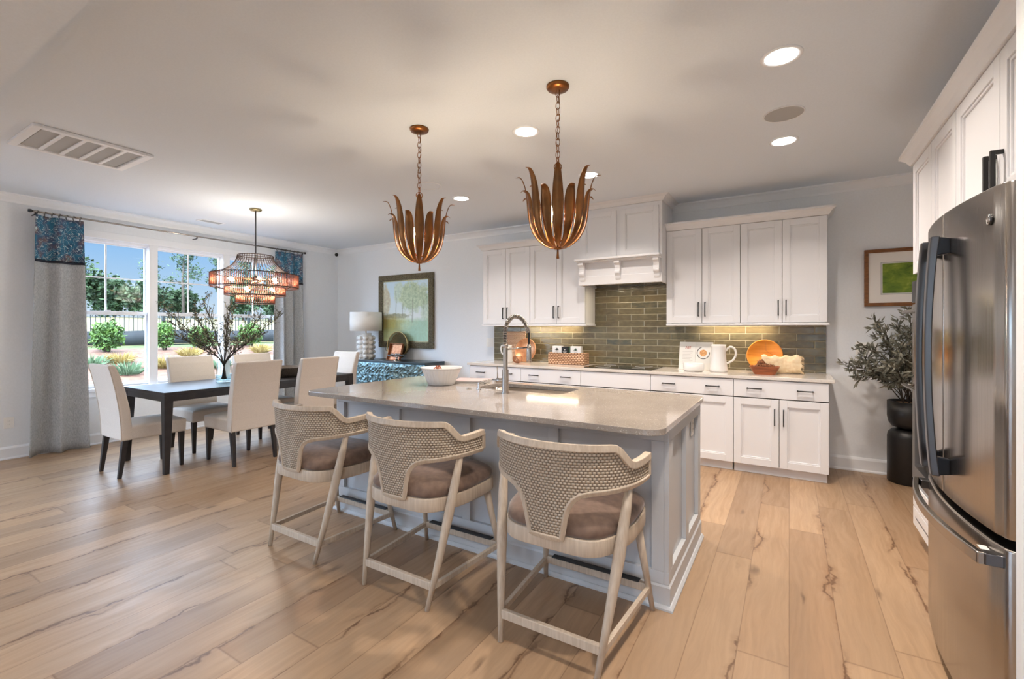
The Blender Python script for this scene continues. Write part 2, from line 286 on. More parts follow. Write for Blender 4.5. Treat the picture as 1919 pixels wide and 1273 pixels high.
# ------------------------------------------------------------------ mesh builder
class MB:
    def __init__(s): s.v = []; s.f = []; s.sm = []; s.uv = None
    def add(s, vs, fs, smooth=False):
        n = len(s.v); s.v += [tuple(p) for p in vs]; s.f += [tuple(n+i for i in f) for f in fs]; s.sm += [smooth]*len(fs); return s
    def box(s, x0, x1, y0, y1, z0, z1):
        x0, x1 = min(x0, x1), max(x0, x1); y0, y1 = min(y0, y1), max(y0, y1); z0, z1 = min(z0, z1), max(z0, z1)
        return s.add([(x0, y0, z0), (x1, y0, z0), (x1, y1, z0), (x0, y1, z0), (x0, y0, z1), (x1, y0, z1), (x1, y1, z1), (x0, y1, z1)],
                     [(0, 3, 2, 1), (4, 5, 6, 7), (0, 1, 5, 4), (1, 2, 6, 5), (2, 3, 7, 6), (3, 0, 4, 7)])
    def hexa(s, lo, hi):
        """8-corner solid: lower 4 and upper 4 points, both counter-clockwise from above"""
        return s.add(list(lo)+list(hi), [(0, 3, 2, 1), (4, 5, 6, 7), (0, 1, 5, 4), (1, 2, 6, 5), (2, 3, 7, 6), (3, 0, 4, 7)])
    def taper(s, p0, p1, w0, w1, d0=None, d1=None):
        d0 = d0 or w0; d1 = d1 or w1
        q = lambda p, w, d: [(p[0]-w/2, p[1]-d/2, p[2]), (p[0]+w/2, p[1]-d/2, p[2]), (p[0]+w/2, p[1]+d/2, p[2]), (p[0]-w/2, p[1]+d/2, p[2])]
        return s.hexa(q(p0, w0, d0), q(p1, w1, d1))
    def prism(s, poly, z0, z1, axis='z', smooth=False):
        """extrude a 2D polygon; axis z: (x,y); axis x: (y,z) ; axis y: (x,z)"""
        P = {'z': lambda a, b, h: (a, b, h), 'x': lambda a, b, h: (h, a, b), 'y': lambda a, b, h: (a, h, b)}[axis]
        n = len(poly); vs = [P(a, b, z0) for a, b in poly]+[P(a, b, z1) for a, b in poly]
        s.add(vs, [tuple(range(n))[::-1], tuple(range(n, 2*n))]); k = len(s.v)-2*n
        s.f += [(k+i, k+(i+1) % n, k+n+(i+1) % n, k+n+i) for i in range(n)]; s.sm += [smooth]*n; return s
    def lathe(s, prof, c=(0, 0, 0), n=32, smooth=True):
        vs = []; fs = []
        for r, z in prof:
            for i in range(n):
                a = 2*PI*i/n; vs.append((c[0]+r*math.cos(a), c[1]+r*math.sin(a), c[2]+z))
        for j in range(len(prof)-1):
            for i in range(n):
                fs.append((j*n+i, j*n+(i+1) % n, (j+1)*n+(i+1) % n, (j+1)*n+i))
        return s.add(vs, fs, smooth)
    def cyl(s, c, r, z0, z1, n=28, r1=None):
        r1 = r if r1 is None else r1
        s.lathe([(0.0001, z0), (r, z0)], c, n, False); s.lathe([(r, z0), (r1, z1)], c, n, True); return s.lathe([(r1, z1), (.0001, z1)], c, n, False)
    def tube(s, path, r, n=8, closed=False, smooth=True, cap=True, rot=0.0):
        P = [Vector(p) for p in path]; m = len(P)
        R = list(r) if hasattr(r, '__len__') else [r]*m
        vs = []; fs = []; up = None
        for i in range(m):
            a = P[(i-1) % m] if (closed or i > 0) else P[i]; bb = P[(i+1) % m] if (closed or i < m-1) else P[i]
            t = (bb-a).normalized() if (bb-a).length > 1e-9 else Vector((0, 0, 1))
            if up is None:
                up = Vector((0, 0, 1)) if abs(t.z) < .9 else Vector((1, 0, 0))
            u = (up-t*up.dot(t)); u = u.normalized() if u.length > 1e-6 else t.orthogonal().normalized()
            w = t.cross(u); up = u
            for k in range(n):
                ang = 2*PI*k/n+rot; d = u*math.cos(ang)+w*math.sin(ang); vs.append(P[i]+d*R[i])
        for i in range(m if closed else m-1):
            j = (i+1) % m
            for k in range(n): fs.append((i*n+k, i*n+(k+1) % n, j*n+(k+1) % n, j*n+k))
        if cap and not closed: fs.append(tuple(range(n))[::-1]); fs.append(tuple((m-1)*n+k for k in range(n)))
        return s.add(vs, fs, smooth)
    def sweep(s, prof, path):
        """mitred moulding: prof = (out, z) outline, path = XY corners; out points to the right of travel"""
        n = len(path); m = len(prof); vs = []; fs = []
        for i, p in enumerate(path):
            def nrm(a, b_): dx, dy = b_[0]-a[0], b_[1]-a[1]; L = math.hypot(dx, dy); return (dy/L, -dx/L)
            n1 = nrm(path[i-1], p) if i > 0 else nrm(p, path[i+1]); n2 = nrm(p, path[i+1]) if i < n-1 else n1
            k = 1+n1[0]*n2[0]+n1[1]*n2[1]; ox, oy = (n1[0]+n2[0])/k, (n1[1]+n2[1])/k
            vs += [(p[0]+ox*a, p[1]+oy*a, z) for a, z in prof]
        for i in range(n-1):
            for j in range(m): fs.append((i*m+j, i*m+(j+1) % m, (i+1)*m+(j+1) % m, (i+1)*m+j))
        fs += [tuple(range(m))[::-1], tuple((n-1)*m+j for j in range(m))]
        return s.add(vs, fs)
    def sphere(s, c, r, n=16, m=10):
        rx, ry, rz = r if hasattr(r, '__len__') else (r, r, r)
        vs = [(c[0], c[1], c[2]-rz)]; fs = []
        for j in range(1, m):
            t = -PI/2+PI*j/m
            for i in range(n): a = 2*PI*i/n; vs.append((c[0]+rx*math.cos(t)*math.cos(a), c[1]+ry*math.cos(t)*math.sin(a), c[2]+rz*math.sin(t)))
        vs.append((c[0], c[1], c[2]+rz)); L = len(vs)-1
        for i in range(n): fs.append((0, 1+(i+1) % n, 1+i)); fs.append((L, L-n+i, L-n+(i+1) % n))
        for j in range(m-2):
            for i in range(n): fs.append((1+j*n+i, 1+j*n+(i+1) % n, 1+(j+1)*n+(i+1) % n, 1+(j+1)*n+i))
        return s.add(vs, fs, True)
    def grid(s, fn, nu, nv, closed=False, smooth=True):
        vs = [fn(i/(nu if closed else nu-1), j/(nv-1)) for j in range(nv) for i in range(nu)]; fs = []
        for j in range(nv-1):
            for i in range(nu if closed else nu-1): fs.append((j*nu+i, j*nu+(i+1) % nu, (j+1)*nu+(i+1) % nu, (j+1)*nu+i))
        return s.add(vs, fs, smooth)
    def build(s, name, material, parent=None, bevel=0.0, seg=2, solid=0.0, offset=0.0, sub=0, world=True):
        o_ = Vector((0, 0, 0)); up_ = parent if world else None
        while up_ is not None: o_ = o_+Vector(up_.location); up_ = up_.parent
        me = bpy.data.meshes.new(name); me.from_pydata([tuple(Vector(p)-o_) for p in s.v], [], s.f)
        me.polygons.foreach_set('use_smooth', s.sm); me.materials.append(M[material] if isinstance(material, str) else material)
        if s.uv:
            l = me.uv_layers.new(name='uv')
            for p in me.polygons:
                for li in p.loop_indices: l.data[li].uv = s.uv[me.loops[li].vertex_index]
        me.update(); o = bpy.data.objects.new(name, me); C.objects.link(o)
        if parent is not None: o.parent = parent
        if solid: q = o.modifiers.new('solid', 'SOLIDIFY'); q.thickness = solid; q.offset = offset
        if sub: q = o.modifiers.new('sub', 'SUBSURF'); q.levels = sub; q.render_levels = sub
        if bevel: q = o.modifiers.new('bevel', 'BEVEL'); q.width = bevel; q.segments = seg; q.limit_method = 'ANGLE'; q.angle_limit = math.radians(40)
        return o
def tag(o, label, cat, group=None, kind=None):
    o['label'] = label; o['category'] = cat
    if group: o['group'] = group
    if kind: o['kind'] = kind
    return o
def thing(name, label, cat, loc=(0, 0, 0), rotz=0.0, group=None):
    o = bpy.data.objects.new(name, None); C.objects.link(o); o.location = loc; o.rotation_euler = (0, 0, rotz); o.empty_display_size = .1
    return tag(o, label, cat, group)
def struct(o): o['kind'] = 'structure'; return o
def dup(root, loc, rotz, label, group=None):
    def rec(o, par):
        c = o.copy(); C.objects.link(c); c.parent = par
        for ch in [q for q in kids.get(o.name, [])]: rec(ch, c)
        return c
    kids = {}
    for q in list(bpy.data.objects):
        if q.parent: kids.setdefault(q.parent.name, []).append(q)
    r = rec(root, None); r.location = loc; r.rotation_euler = (0, 0, rotz); r['label'] = label
    if group: r['group'] = group
    return r
def bez(pts, n=24):
    """Catmull-Rom through points"""
    P = [Vector(p) for p in pts]; P = [P[0]*2-P[1]]+P+[P[-1]*2-P[-2]]; out = []
    segs = len(P)-3
    for i in range(segs):
        a, b_, c_, d = P[i:i+4]
        k = max(2, n//segs)
        for j in range(k):
            t = j/k; out.append(.5*((2*b_)+(c_-a)*t+(2*a-5*b_+4*c_-d)*t*t+(3*b_-a-3*c_+d)*t**3))
    out.append(P[-2]); return out
def rrect(x0, x1, y0, y1, r, n=6):
    out = []
    for cx, cy_, a0 in ((x1-r, y0+r, -PI/2), (x1-r, y1-r, 0), (x0+r, y1-r, PI/2), (x0+r, y0+r, PI)):
        for i in range(n+1): a = a0+PI/2*i/n; out.append((cx+r*math.cos(a), cy_+r*math.sin(a)))
    return out

# ================================================================== ROOM SHELL
XL, XR, YW, YB, ZC = -6.94, 1.36, 5.449, -4.6, 2.755
struct(MB().box(XL-.18, XR+.15, YB-.15, YW+.15, -.12, 0).build('floor', 'floor'))
struct(MB().box(XL-.18, XR+.15, YB-.15, YW+.15, ZC, ZC+.12).build('ceiling', 'ceiling'))
struct(MB().box(XL, XR, YB, .694, 2.65, ZC).build('ceiling_drop', 'ceiling'))
struct(MB().box(XL-.18, XR+.15, YW, YW+.15, 0, ZC).build('wall_back', 'wall'))
struct(MB().box(XR, XR+.15, YB, YW, 0, ZC).build('wall_right', 'wall'))
WY0, WY1, WZ0, WZ1 = 1.77, 4.43, .655, 2.415
w = MB(); FILL_WINDOWS = [(-3.9, -2.15), (-1.85, -.10)]; w.box(XL-.18, XL, YB, WY0, 0, .25); w.box(XL-.18, XL, YB, WY0, 2.45, ZC); w.box(XL-.18, XL, YB, FILL_WINDOWS[0][0], .25, 2.45); w.box(XL-.18, XL, FILL_WINDOWS[0][1], FILL_WINDOWS[1][0], .25, 2.45); w.box(XL-.18, XL, FILL_WINDOWS[1][1], WY0, .25, 2.45); w.box(XL-.18, XL, WY1, YW, 0, ZC); w.box(XL-.18, XL, WY0, WY1, 0, WZ0); w.box(XL-.18, XL, WY0, WY1, WZ1, ZC)  # the two openings out of view are added for fill daylight
struct(w.build('wall_left', 'wall'))
fill_doors = [(.72, 1.32)]  # unseen glass door added behind the camera for cool fill light
w = MB(); xs = [XL-.18]+[q for p in fill_doors for q in p]+[XR+.15]
for i in range(0, len(xs), 2): w.box(xs[i], xs[i+1], YB-.15, YB, 0, ZC)
for a, b_ in fill_doors: w.box(a, b_, YB-.15, YB, 2.55, ZC)
struct(w.build('wall_rear', 'wall'))
struct(MB().box(.572, XR, 1.80, 1.93, 0, ZC).build('wall_partition', 'wall', bevel=.003))
for i, (a, b_) in enumerate(fill_doors):
    f = struct(MB().box(a, a+.06, YB-.1, YB-.04, 0, 2.55).box(b_-.06, b_, YB-.1, YB-.04, 0, 2.55).box(a+.06, b_-.06, YB-.1, YB-.04, 2.34, 2.55).box(a+.06, b_-.06, YB-.1, YB-.04, 0, .08).box((a+b_)/2-.03, (a+b_)/2+.03, YB-.1, YB-.04, .08, 2.49).build('door_%d' % (i+1), 'trim'))
    MB().box(a+.06, b_-.06, YB-.075, YB-.07, .08, 2.49).build('pane', 'pane', f)
# crown, baseboards
cr = [(0, 0), (0, -.085), (.012, -.085), (.018, -.068), (.045, -.035), (.062, -.022), (.078, -.016), (.078, 0)]
struct(MB().prism([(XL+a, ZC+z) for a, z in cr], .694, YW, 'y').build('trim_1', 'trim'))
struct(MB().prism([(YW-a, ZC+z) for a, z in cr], XL, XR, 'x').build('trim_2', 'trim'))
bb = [(0, 0), (.026, 0), (.026, .012), (.016, .022), (.016, .11), (.010, .125), (.006, .132), (0, .132)]
struct(MB().prism([(XL+a, z) for a, z in bb], YB, YW, 'y').build('baseboard_left', 'trim'))
struct(MB().prism([(YW-a, z) for a, z in bb], XL, -3.56, 'x').prism([(YW-a, z) for a, z in bb], .31, XR, 'x').build('baseboard_back', 'trim'))
struct(MB().prism([(1.80-a, z) for a, z in bb], .60, XR, 'x').build('baseboard_partition', 'trim'))
# windows: three double-hung units
UW = (WY1-WY0)/3
for i in range(3):
    a = WY0+UW*i; b_ = a+UW; xo, xi = XL-.14, XL-.03
    f = MB(); t = .042
    f.box(xo, xi, a, a+t, WZ0, WZ1).box(xo, xi, b_-t, b_, WZ0, WZ1).box(xo, xi, a+t, b_-t, WZ1-.03, WZ1).box(xo, xi, a+t, b_-t, WZ0, WZ0+.022)
    f = struct(f.build('window_%d' % (i+1), 'trim', bevel=.003))
    def sash(nm, z0, z1, x0, x1, st, top, bot):
        q = MB(); q.box(x0, x1, a+t, a+t+st, z0, z1).box(x0, x1, b_-t-st, b_-t, z0, z1).box(x0, x1, a+t+st, b_-t-st, z1-top, z1).box(x0, x1, a+t+st, b_-t-st, z0, z0+bot)
        return q.build(nm, 'trim', f, bevel=.002)
    sash('lower_sash', WZ0+.022, 1.565, XL-.085, XL-.055, .018, .045, .02)
    up = sash('upper_sash', 1.525, WZ1-.03, XL-.125, XL-.095, .018, .018, .04)
    MB().box(XL-.118, XL-.102, (a+b_)/2-.008, (a+b_)/2+.008, 1.565, WZ1-.048).box(XL-.1175, XL-.1025, a+t+.018, b_-t-.018, 1.96, 1.976).build('muntin', 'trim', up)
    MB().box(XL-.073, XL-.069, a+t+.018, b_-t-.018, WZ0+.042, 1.52).build('pane', 'pane', f)
    MB().box(XL-.113, XL-.109, a+t+.018, b_-t-.018, 1.565, WZ1-.048).build('upper_pane', 'pane', f)
    MB().box(XL-.06, XL-.045, (a+b_)/2-.03, (a+b_)/2+.03, 1.565, 1.578).build('sash_lock', 'trim', f)
for i, (a, b_) in enumerate(FILL_WINDOWS):  # unseen windows added to fill the room with daylight
    f = MB(); x0, x1 = XL-.12, XL-.06
    f.box(x0, x1, a, a+.05, .25, 2.45).box(x0, x1, b_-.05, b_, .25, 2.45).box(x0, x1, a+.05, b_-.05, .25, .30).box(x0, x1, a+.05, b_-.05, 2.40, 2.45).box(x0, x1, a+.05, b_-.05, 1.36, 1.41).box(x0, x1, (a+b_)/2-.025, (a+b_)/2+.025, .30, 1.36).box(x0, x1, (a+b_)/2-.025, (a+b_)/2+.025, 1.41, 2.40)
    f = struct(f.build('window_%d' % (i+4), 'trim')); MB().box(XL-.092, XL-.088, a+.05, b_-.05, .30, 2.40).build('pane', 'pane', f)
struct(MB().box(XL-.03, XL+.045, WY0-.10, WY1+.10, WZ0-.032, WZ0).box(XL, XL+.016, WY0-.08, WY1+.08, WZ0-.10, WZ0-.032).build('trim_3', 'trim', bevel=.003))
struct(MB().box(XL, XL+.018, WY0-.085, WY0, WZ0, WZ1+.085).box(XL, XL+.018, WY1, WY1+.085, WZ0, WZ1+.085).box(XL, XL+.018, WY0, WY1, WZ1, WZ1+.085).box(XL-.03, XL+.012, WY0+UW-.045, WY0+UW+.045, WZ0, WZ1).box(XL-.03, XL+.012, WY0+2*UW-.045, WY0+2*UW+.045, WZ0, WZ1).build('trim_4', 'trim', bevel=.003))
# tiled backsplash
bs = struct(MB().box(-3.573, .308, YW-.012, YW, .914, 1.405).box(-2.07, -1.138, YW-.012, YW, 1.405, 1.86).build('backsplash', 'tile'))

# ================================================================== CABINETRY
def facing(kind, plane):
    """local (a along, h up, d out of the face) -> world"""
    if kind == 'y-': return lambda a, h, d: (a, plane-d, h)
    if kind == 'x-': return lambda a, h, d: (plane-d, a, h)
    if kind == 'x+': return lambda a, h, d: (plane+d, a, h)
def fbox(mb, F, a0, a1, h0, h1, d0, d1):
    p = F(a0, h0, d0); q = F(a1, h1, d1); return mb.box(p[0], q[0], p[1], q[1], p[2], q[2])
def shaker(F, a0, a1, h0, h1, th=.02, fr=.062, rec=.0145):
    mb = MB(); fbox(mb, F, a0, a0+fr, h0, h1, 0, th); fbox(mb, F, a1-fr, a1, h0, h1, 0, th)
    fbox(mb, F, a0+fr, a1-fr, h0, h0+fr, 0, th); fbox(mb, F, a0+fr, a1-fr, h1-fr, h1, 0, th)
    fbox(mb, F, a0+fr, a1-fr, h0+fr, h1-fr, 0, th-rec)
    b1 = .012  # stepped bead inside the frame
    for q in ((a0+fr, a0+fr+b1, h0+fr, h1-fr), (a1-fr-b1, a1-fr, h0+fr, h1-fr), (a0+fr+b1, a1-fr-b1, h0+fr, h0+fr+b1), (a0+fr+b1, a1-fr-b1, h1-fr-b1, h1-fr)):
        fbox(mb, F, *q, th-rec-.001, th-rec*.45)
    return mb
def pull(F, a, h, length, vertical, d0=.02, w=.010, out=.032):
    mb = MB(); L = length/2
    if vertical:
        fbox(mb, F, a-w/2, a+w/2, h-L, h+L, d0+out-w, d0+out)
        for s in (-1, 1): fbox(mb, F, a-w/2, a+w/2, h+s*(L-w/2)-w/2, h+s*(L-w/2)+w/2, d0, d0+out-w)
    else:
        fbox(mb, F, a-L, a+L, h-w/2, h+w/2, d0+out-w, d0+out)
        for s in (-1, 1): fbox(mb, F, a+s*(L-w/2)-w/2, a+s*(L-w/2)+w/2, h-w/2, h+w/2, d0, d0+out-w)
    return mb
G = .0025
def leaf_door(F, root, a0, a1, h0, h1, hx, hz, hl=.15, mtl='cab', hw_=.010, **kw):
    d = shaker(F, a0+G, a1-G, h0, h1, **kw).build('door', mtl, root, bevel=.0018)
    if hx is not None:
        h = pull(F, hx, hz, hl, True, w=hw_, out=.022+hw_).build('handle', 'black', d, bevel=.0015); h['label'] = 'black bar handle'
    return d
BX = [-3.549, -2.785, -2.008, -1.232, -.454, .296]
BL = ['white base cabinet at the left end of the kitchen wall run', 'white base cabinet between the end cabinet and the cooktop', 'white base cabinet directly under the black cooktop with plain drawer front',
      'white base cabinet just right of the cooktop beneath the cookbook', 'white base cabinet at the right end of the run below the orange plate']
F = facing('y-', 4.84)
for i in range(5):
    a, b_ = BX[i], BX[i+1]; mid = (a+b_)/2
    r = thing('base_cabinet', BL[i], 'cabinet', (mid, 4.84, 0), group='base cabinets on the kitchen wall')
    MB().box(a+.001, b_-.001, 4.84, YW-.001, .085, .883).build('body', 'cab', r)
    MB().box(a+.001, b_-.012, 4.876, YW-.02, 0, .0845).build('toe_kick', 'cab', r)
    MB().box(a+.0008, b_-.0008, 4.8385, 4.8405, .09, .878).build('face_gap_shade', 'gap_shade', r)  # thin dark sheet standing in for the shade between the fronts
    dm = MB(); fbox(dm, F, a+G, b_-G, .716, .876, .0016, .02); d = dm.build('drawer', 'cab', r, bevel=.003)
    if i != 2:
        for fx in (.235, .765):
            h = pull(F, a+(b_-a)*fx, .80, .125, False).build('handle', 'black', d, bevel=.0015); h['label'] = 'black bar handle'
    F2 = facing('y-', 4.8384)
    leaf_door(F2, r, a, mid, .088, .706, mid-.035, .548); leaf_door(F2, r, mid, b_, .088, .706, mid+.035, .548)
UX = [(-3.54, -2.817), (-2.817, -2.072), (-1.137, -.418), (-.418, .301)]
UL = ['white upper cabinet at the far left of the kitchen wall', 'white upper cabinet touching the left side of the range hood', 'white upper cabinet touching the right side of the range hood', 'white upper cabinet at the right end of the kitchen wall']
F = facing('y-', 5.13)
for i, (a, b_) in enumerate(UX):
    mid = (a+b_)/2; r = thing('upper_cabinet', UL[i], 'cabinet', (mid, 5.13, 1.41), group='upper cabinets on the kitchen wall')
    MB().box(a+.0005, b_-.0005, 5.13, YW-.001, 1.408, 2.40).build('body', 'cab', r)
    MB().box(a+.001, b_-.001, 5.1285, 5.1305, 1.412, 2.398).build('face_gap_shade', 'gap_shade', r)
    F2 = facing('y-', 5.1284)
    leaf_door(F2, r, a, mid, 1.414, 2.398, mid-.032, 1.555); leaf_door(F2, r, mid, b_, 1.414, 2.398, mid+.032, 1.555)
ccr = [(0, 0), (-.012, 0), (-.018, .012), (-.03, .032), (-.052, .052), (-.062, .058), (-.062, .075), (.03, .075), (.03, 0)]
def crown_run(name, x0, x1, y, z, ret_l, ret_r, wally):
    path = ([(x0, wally)] if ret_l else [])+[(x0, y), (x1, y)]+([(x1, wally)] if ret_r else [])
    return struct(MB().sweep([(-a, z+h) for a, h in ccr], path).build(name, 'cab'))
crown_run('trim_5', -3.54, -2.072, 5.108, 2.401, True, False, YW-.002); crown_run('trim_6', -1.137, .301, 5.108, 2.401, False, True, YW-.002)
for nm, x0, x1, rr_ in (('trim_7', -3.54, -2.072, (1, 1)), ('trim_8', -1.137, .301, (0, 1))):
    struct(MB().box(x0-.014*rr_[0], x1+.014*rr_[1], 5.098, 5.13, 1.386, 1.4075).box(x0-.014*rr_[0], x0+.018, 5.13, YW-.013, 1.386, 1.4075).box(x1-.018, x1+.014*rr_[1], 5.13, YW-.013, 1.386, 1.4075).build(nm, 'cab', bevel=.005))
# under-cabinet lights
for nm, x0, x1, lab in (('a', -3.02, -2.25, 'slim glowing light bar under the left upper cabinets'), ('b', -.86, -.14, 'slim glowing light bar under the right upper cabinets')):
    r = thing('under_cabinet_light', lab, 'light', ((x0+x1)/2, 5.36, 1.396), group='under cabinet light bars')
    MB().box(x0, x1, 5.33, 5.39, 1.398, 1.4072).build('housing', 'plastic', r)
    MB().box(x0+.01, x1-.01, 5.352, 5.370, 1.395, 1.398).build('diffuser', 'strip', r)
    lamp('under_cabinet_glow', 'AREA', (0, 0, -.004), 1.9, (1, .80, .55), r, shape='RECTANGLE', size=x1-x0-.04, size_y=.03)
# range hood
HX0, HX1, HY = -2.071, -1.138, 4.93
r = thing('range_hood', 'white wooden range hood with mantel shelf and corbels over the cooktop', 'range hood', ((HX0+HX1)/2, HY, 1.846))
MB().box(HX0, HX1, HY, YW-.013, 1.93, 2.70).box(HX0, HX1, HY, HY+.03, 1.846, 1.93).box(HX0, HX0+.02, HY+.03, YW-.013, 1.846, 1.93).box(HX1-.02, HX1, HY+.03, YW-.013, 1.846, 1.93).build('body', 'cab', r, bevel=.002)
MB().box(HX0, HX1, HY-.016, HY, 1.846, 1.945).build('lower_rail', 'cab', r, bevel=.004)
MB().box(HX0-.012, HX1+.0, HY-.125, HY, 2.112, 2.136).box(HX0, HX1-.004, HY-.105, HY, 2.098, 2.112).build('mantel_shelf', 'cab', r, bevel=.006, seg=3)
cp = [(HY, 2.098), (HY-.088, 2.098), (HY-.088, 2.07), (HY-.074, 2.062), (HY-.058, 2.045), (HY-.05, 2.02), (HY-.052, 1.995), (HY-.062, 1.978), (HY-.058, 1.96), (HY-.046, 1.948), (HY-.034, 1.932), (HY-.03, 1.91), (HY-.022, 1.893), (HY, 1.888)]
for cx in (HX0+.05, (HX0+HX1)/2, HX1-.05):
    MB().prism(cp, cx-.03, cx+.03, 'x').build('corbel', 'cab', r, bevel=.003)
F = facing('y-', HY)
leaf_door(F, r, HX0+.035, -1.626, 2.15, 2.655, None, 0, th=.018, fr=.055); leaf_door(F, r, -1.583, HX1-.03, 2.15, 2.655, None, 0, th=.018, fr=.055)
hc = [(0, 0), (-.014, 0), (-.02, .012), (-.04, .034), (-.07, .046), (-.078, .054), (0, .054)]
m_ = MB().sweep([(-a, 2.7+h) for a, h in hc], [(HX0, YW-.085), (HX0, HY), (HX1, HY), (HX1, YW-.085)])
m_.build('crown', 'cab', r)
MB().box(HX0+.03, HX1-.03, HY+.04, YW-.02, 1.862, 1.929).build('insert', 'steel', r)
for cx in (-1.86, -1.72, -1.48, -1.34): MB().cyl((cx, HY+.12, 0), .022, 1.858, 1.862, 16).build('spotlight', 'strip', r)
lamp('hood_glow', 'AREA', (0, .2, -.0), 1.6, (1, .82, .56), r, shape='RECTANGLE', size=.6, size_y=.08)
# wall countertop and cooktop
tag(MB().prism(rrect(-3.585, .338, 4.807, YW-.0125, .006, 2), .884, .914, 'z').build('countertop', 'quartz_lightened', bevel=.003), 'pale quartz countertop running along the tiled kitchen wall', 'countertop')
r = thing('cooktop', 'black glass electric cooktop set into the wall counter', 'cooktop', (-1.62, 5.15, .914))
MB().prism(rrect(-2.0, -1.237, 4.89, 5.405, .015), .9142, .921, 'z').build('glass_top', 'glassblack', r, bevel=.002)
for cx, cy_, q in ((-1.82, 5.03, .085), (-1.82, 5.27, .07), (-1.42, 5.03, .07), (-1.42, 5.27, .095)): MB().tube([(cx+q*math.cos(t*PI/20), cy_+q*math.sin(t*PI/20), .9213) for t in range(40)], .0012, 4, True).build('burner_ring', 'ink_grey', r)

# ================================================================== ISLAND
IX0, IX1, IY0, IY1 = -2.90, -.52, 2.31, 3.20
r = thing('kitchen_island', 'large grey paneled kitchen island in the middle of the room', 'kitchen island', ((IX0+IX1)/2, (IY0+IY1)/2, 0))
MB().box(IX0, IX1, IY0, IY0+.02, 0, .8835).box(IX0, IX1, IY1-.02, IY1, 0, .8835).box(IX0, IX0+.02, IY0+.02, IY1-.02, 0, .8835).box(IX1-.02, IX1, IY0+.02, IY1-.02, 0, .8835).box(IX0+.02, IX1-.02, IY0+.02, IY1-.02, .05, .08).build('body', 'island', r)
def panel_face(F, edges, h0, h1, th=.024, st=.055, bead=.008):
    mb = MB(); n = len(edges)-1
    fbox(mb, F, edges[0], edges[-1], h1-.075, h1, 0, th); fbox(mb, F, edges[0], edges[-1], h0, h0+.06, 0, th)
    for i, q in enumerate(edges):
        a0 = q if i == 0 else (q-st if i == n else q-st/2); fbox(mb, F, a0, a0+st, h0+.06, h1-.075, 0, th)
    return mb
ex = [IX0+(IX1-IX0)*i/4 for i in range(5)]
panel_face(facing('y-', IY0), ex, .115, .883, st=.06).build('front_paneling', 'island', r, bevel=.002)
panel_face(facing('x+', IX1), [IY0-.024, (IY0+IY1)/2, IY1], .115, .883, st=.085).build('end_paneling', 'island', r, bevel=.002)
panel_face(facing('x-', IX0), [IY0-.024, (IY0+IY1)/2, IY1], .115, .883, st=.085).build('end_paneling', 'island', r, bevel=.002)
FI = facing('x+', IX1)
bp = [(0, 0), (.046, 0), (.046, .010), (.036, .022), (.03, .022), (.03, .105), (.022, .115), (0, .115)]
m_ = MB().sweep(bp, [(IX0, IY1), (IX0, IY0), (IX1, IY0), (IX1, IY1)])
m_.build('base_moulding', 'island', r)
for i in range(4):   # working side doors facing the range
    Fb = lambda a, h, d: (a, IY1+d, h)
    a0, a1 = ex[i]+.004, ex[i+1]-.004
    d = shaker(Fb, a0, a1, .12, .87).build('door', 'island', r, bevel=.002)
# slab with a sink cut-out
TX0, TX1, TY0, TY1, SX0, SX1, SY0, SY1 = -2.96, -.472, 2.028, 3.252, -2.03, -1.31, 2.80, 3.16
inner = rrect(SX0, SX1, SY0, SY1, .07, 8); cx, cy_ = (SX0+SX1)/2, (SY0+SY1)/2
outer_poly = rrect(TX0, TX1, TY0, TY1, .095, 10)
def ray_hit(poly, ang):
    dx, dy = math.cos(ang), math.sin(ang); best = None
    for i in range(len(poly)):
        (x1, y1), (x2, y2) = poly[i], poly[(i+1) % len(poly)]; ex_, ey_ = x2-x1, y2-y1; den = dx*ey_-dy*ex_
        if abs(den) < 1e-12: continue
        t = ((x1-cx)*ey_-(y1-cy_)*ex_)/den; u_ = ((x1-cx)*dy-(y1-cy_)*dx)/den
        if t > 0 and -1e-6 <= u_ <= 1+1e-6 and (best is None or t < best): best = t
    return (cx+dx*best, cy_+dy*best)
angs = sorted(set([round(math.atan2(y-cy_, x-cx), 6) for x, y in inner+outer_poly]+[round(-PI+2*PI*i/96, 6) for i in range(96)]))
A = [ray_hit(inner, t) for t in angs]; B_ = [ray_hit(outer_poly, t) for t in angs]; n = len(angs); mb = MB(); z0, z1 = .884, .914
mb.add([(x, y, z) for z in (z0, z1) for L in (A, B_) for x, y in L], [])
for i in range(n):
    j = (i+1) % n
    mb.f += [(2*n+i, 3*n+i, 3*n+j, 2*n+j), (i, j, n+j, n+i), (n+i, n+j, 3*n+j, 3*n+i), (j, i, 2*n+i, 2*n+j)]; mb.sm += [False]*4
tag(mb.build('island_countertop', 'quartz', bevel=.003), 'pale speckled quartz slab with rounded corners on the island', 'countertop')
sk = MB(); O1 = [ (x, y) for x, y in inner]
k = len(inner); inn2 = rrect(SX0+.02, SX1-.02, SY0+.02, SY1-.02, .05, 8)
ins = rrect(SX0-.012, SX1+.012, SY0-.012, SY1+.012, .08, 8)
sk.add([(x, y, .8835) for x, y in ins]+[(x, y, .8835) for x, y in inner]+[(x, y, .70) for x, y in inn2], [], True)
for i in range(k):
    j = (i+1) % k; sk.f += [(i, j, k+j, k+i), (k+i, k+j, 2*k+j, 2*k+i)]; sk.sm += [False, True]
sk.f.append(tuple(range(2*k, 3*k))); sk.sm.append(False)
r = thing('kitchen_sink', 'stainless undermount sink let into the island top', 'sink', (cx, cy_, .70))
sk.build('basin', 'sink', r)
MB().cyl((cx, cy_, 0), .045, .7005, .704).build('drain', 'chrome', r)
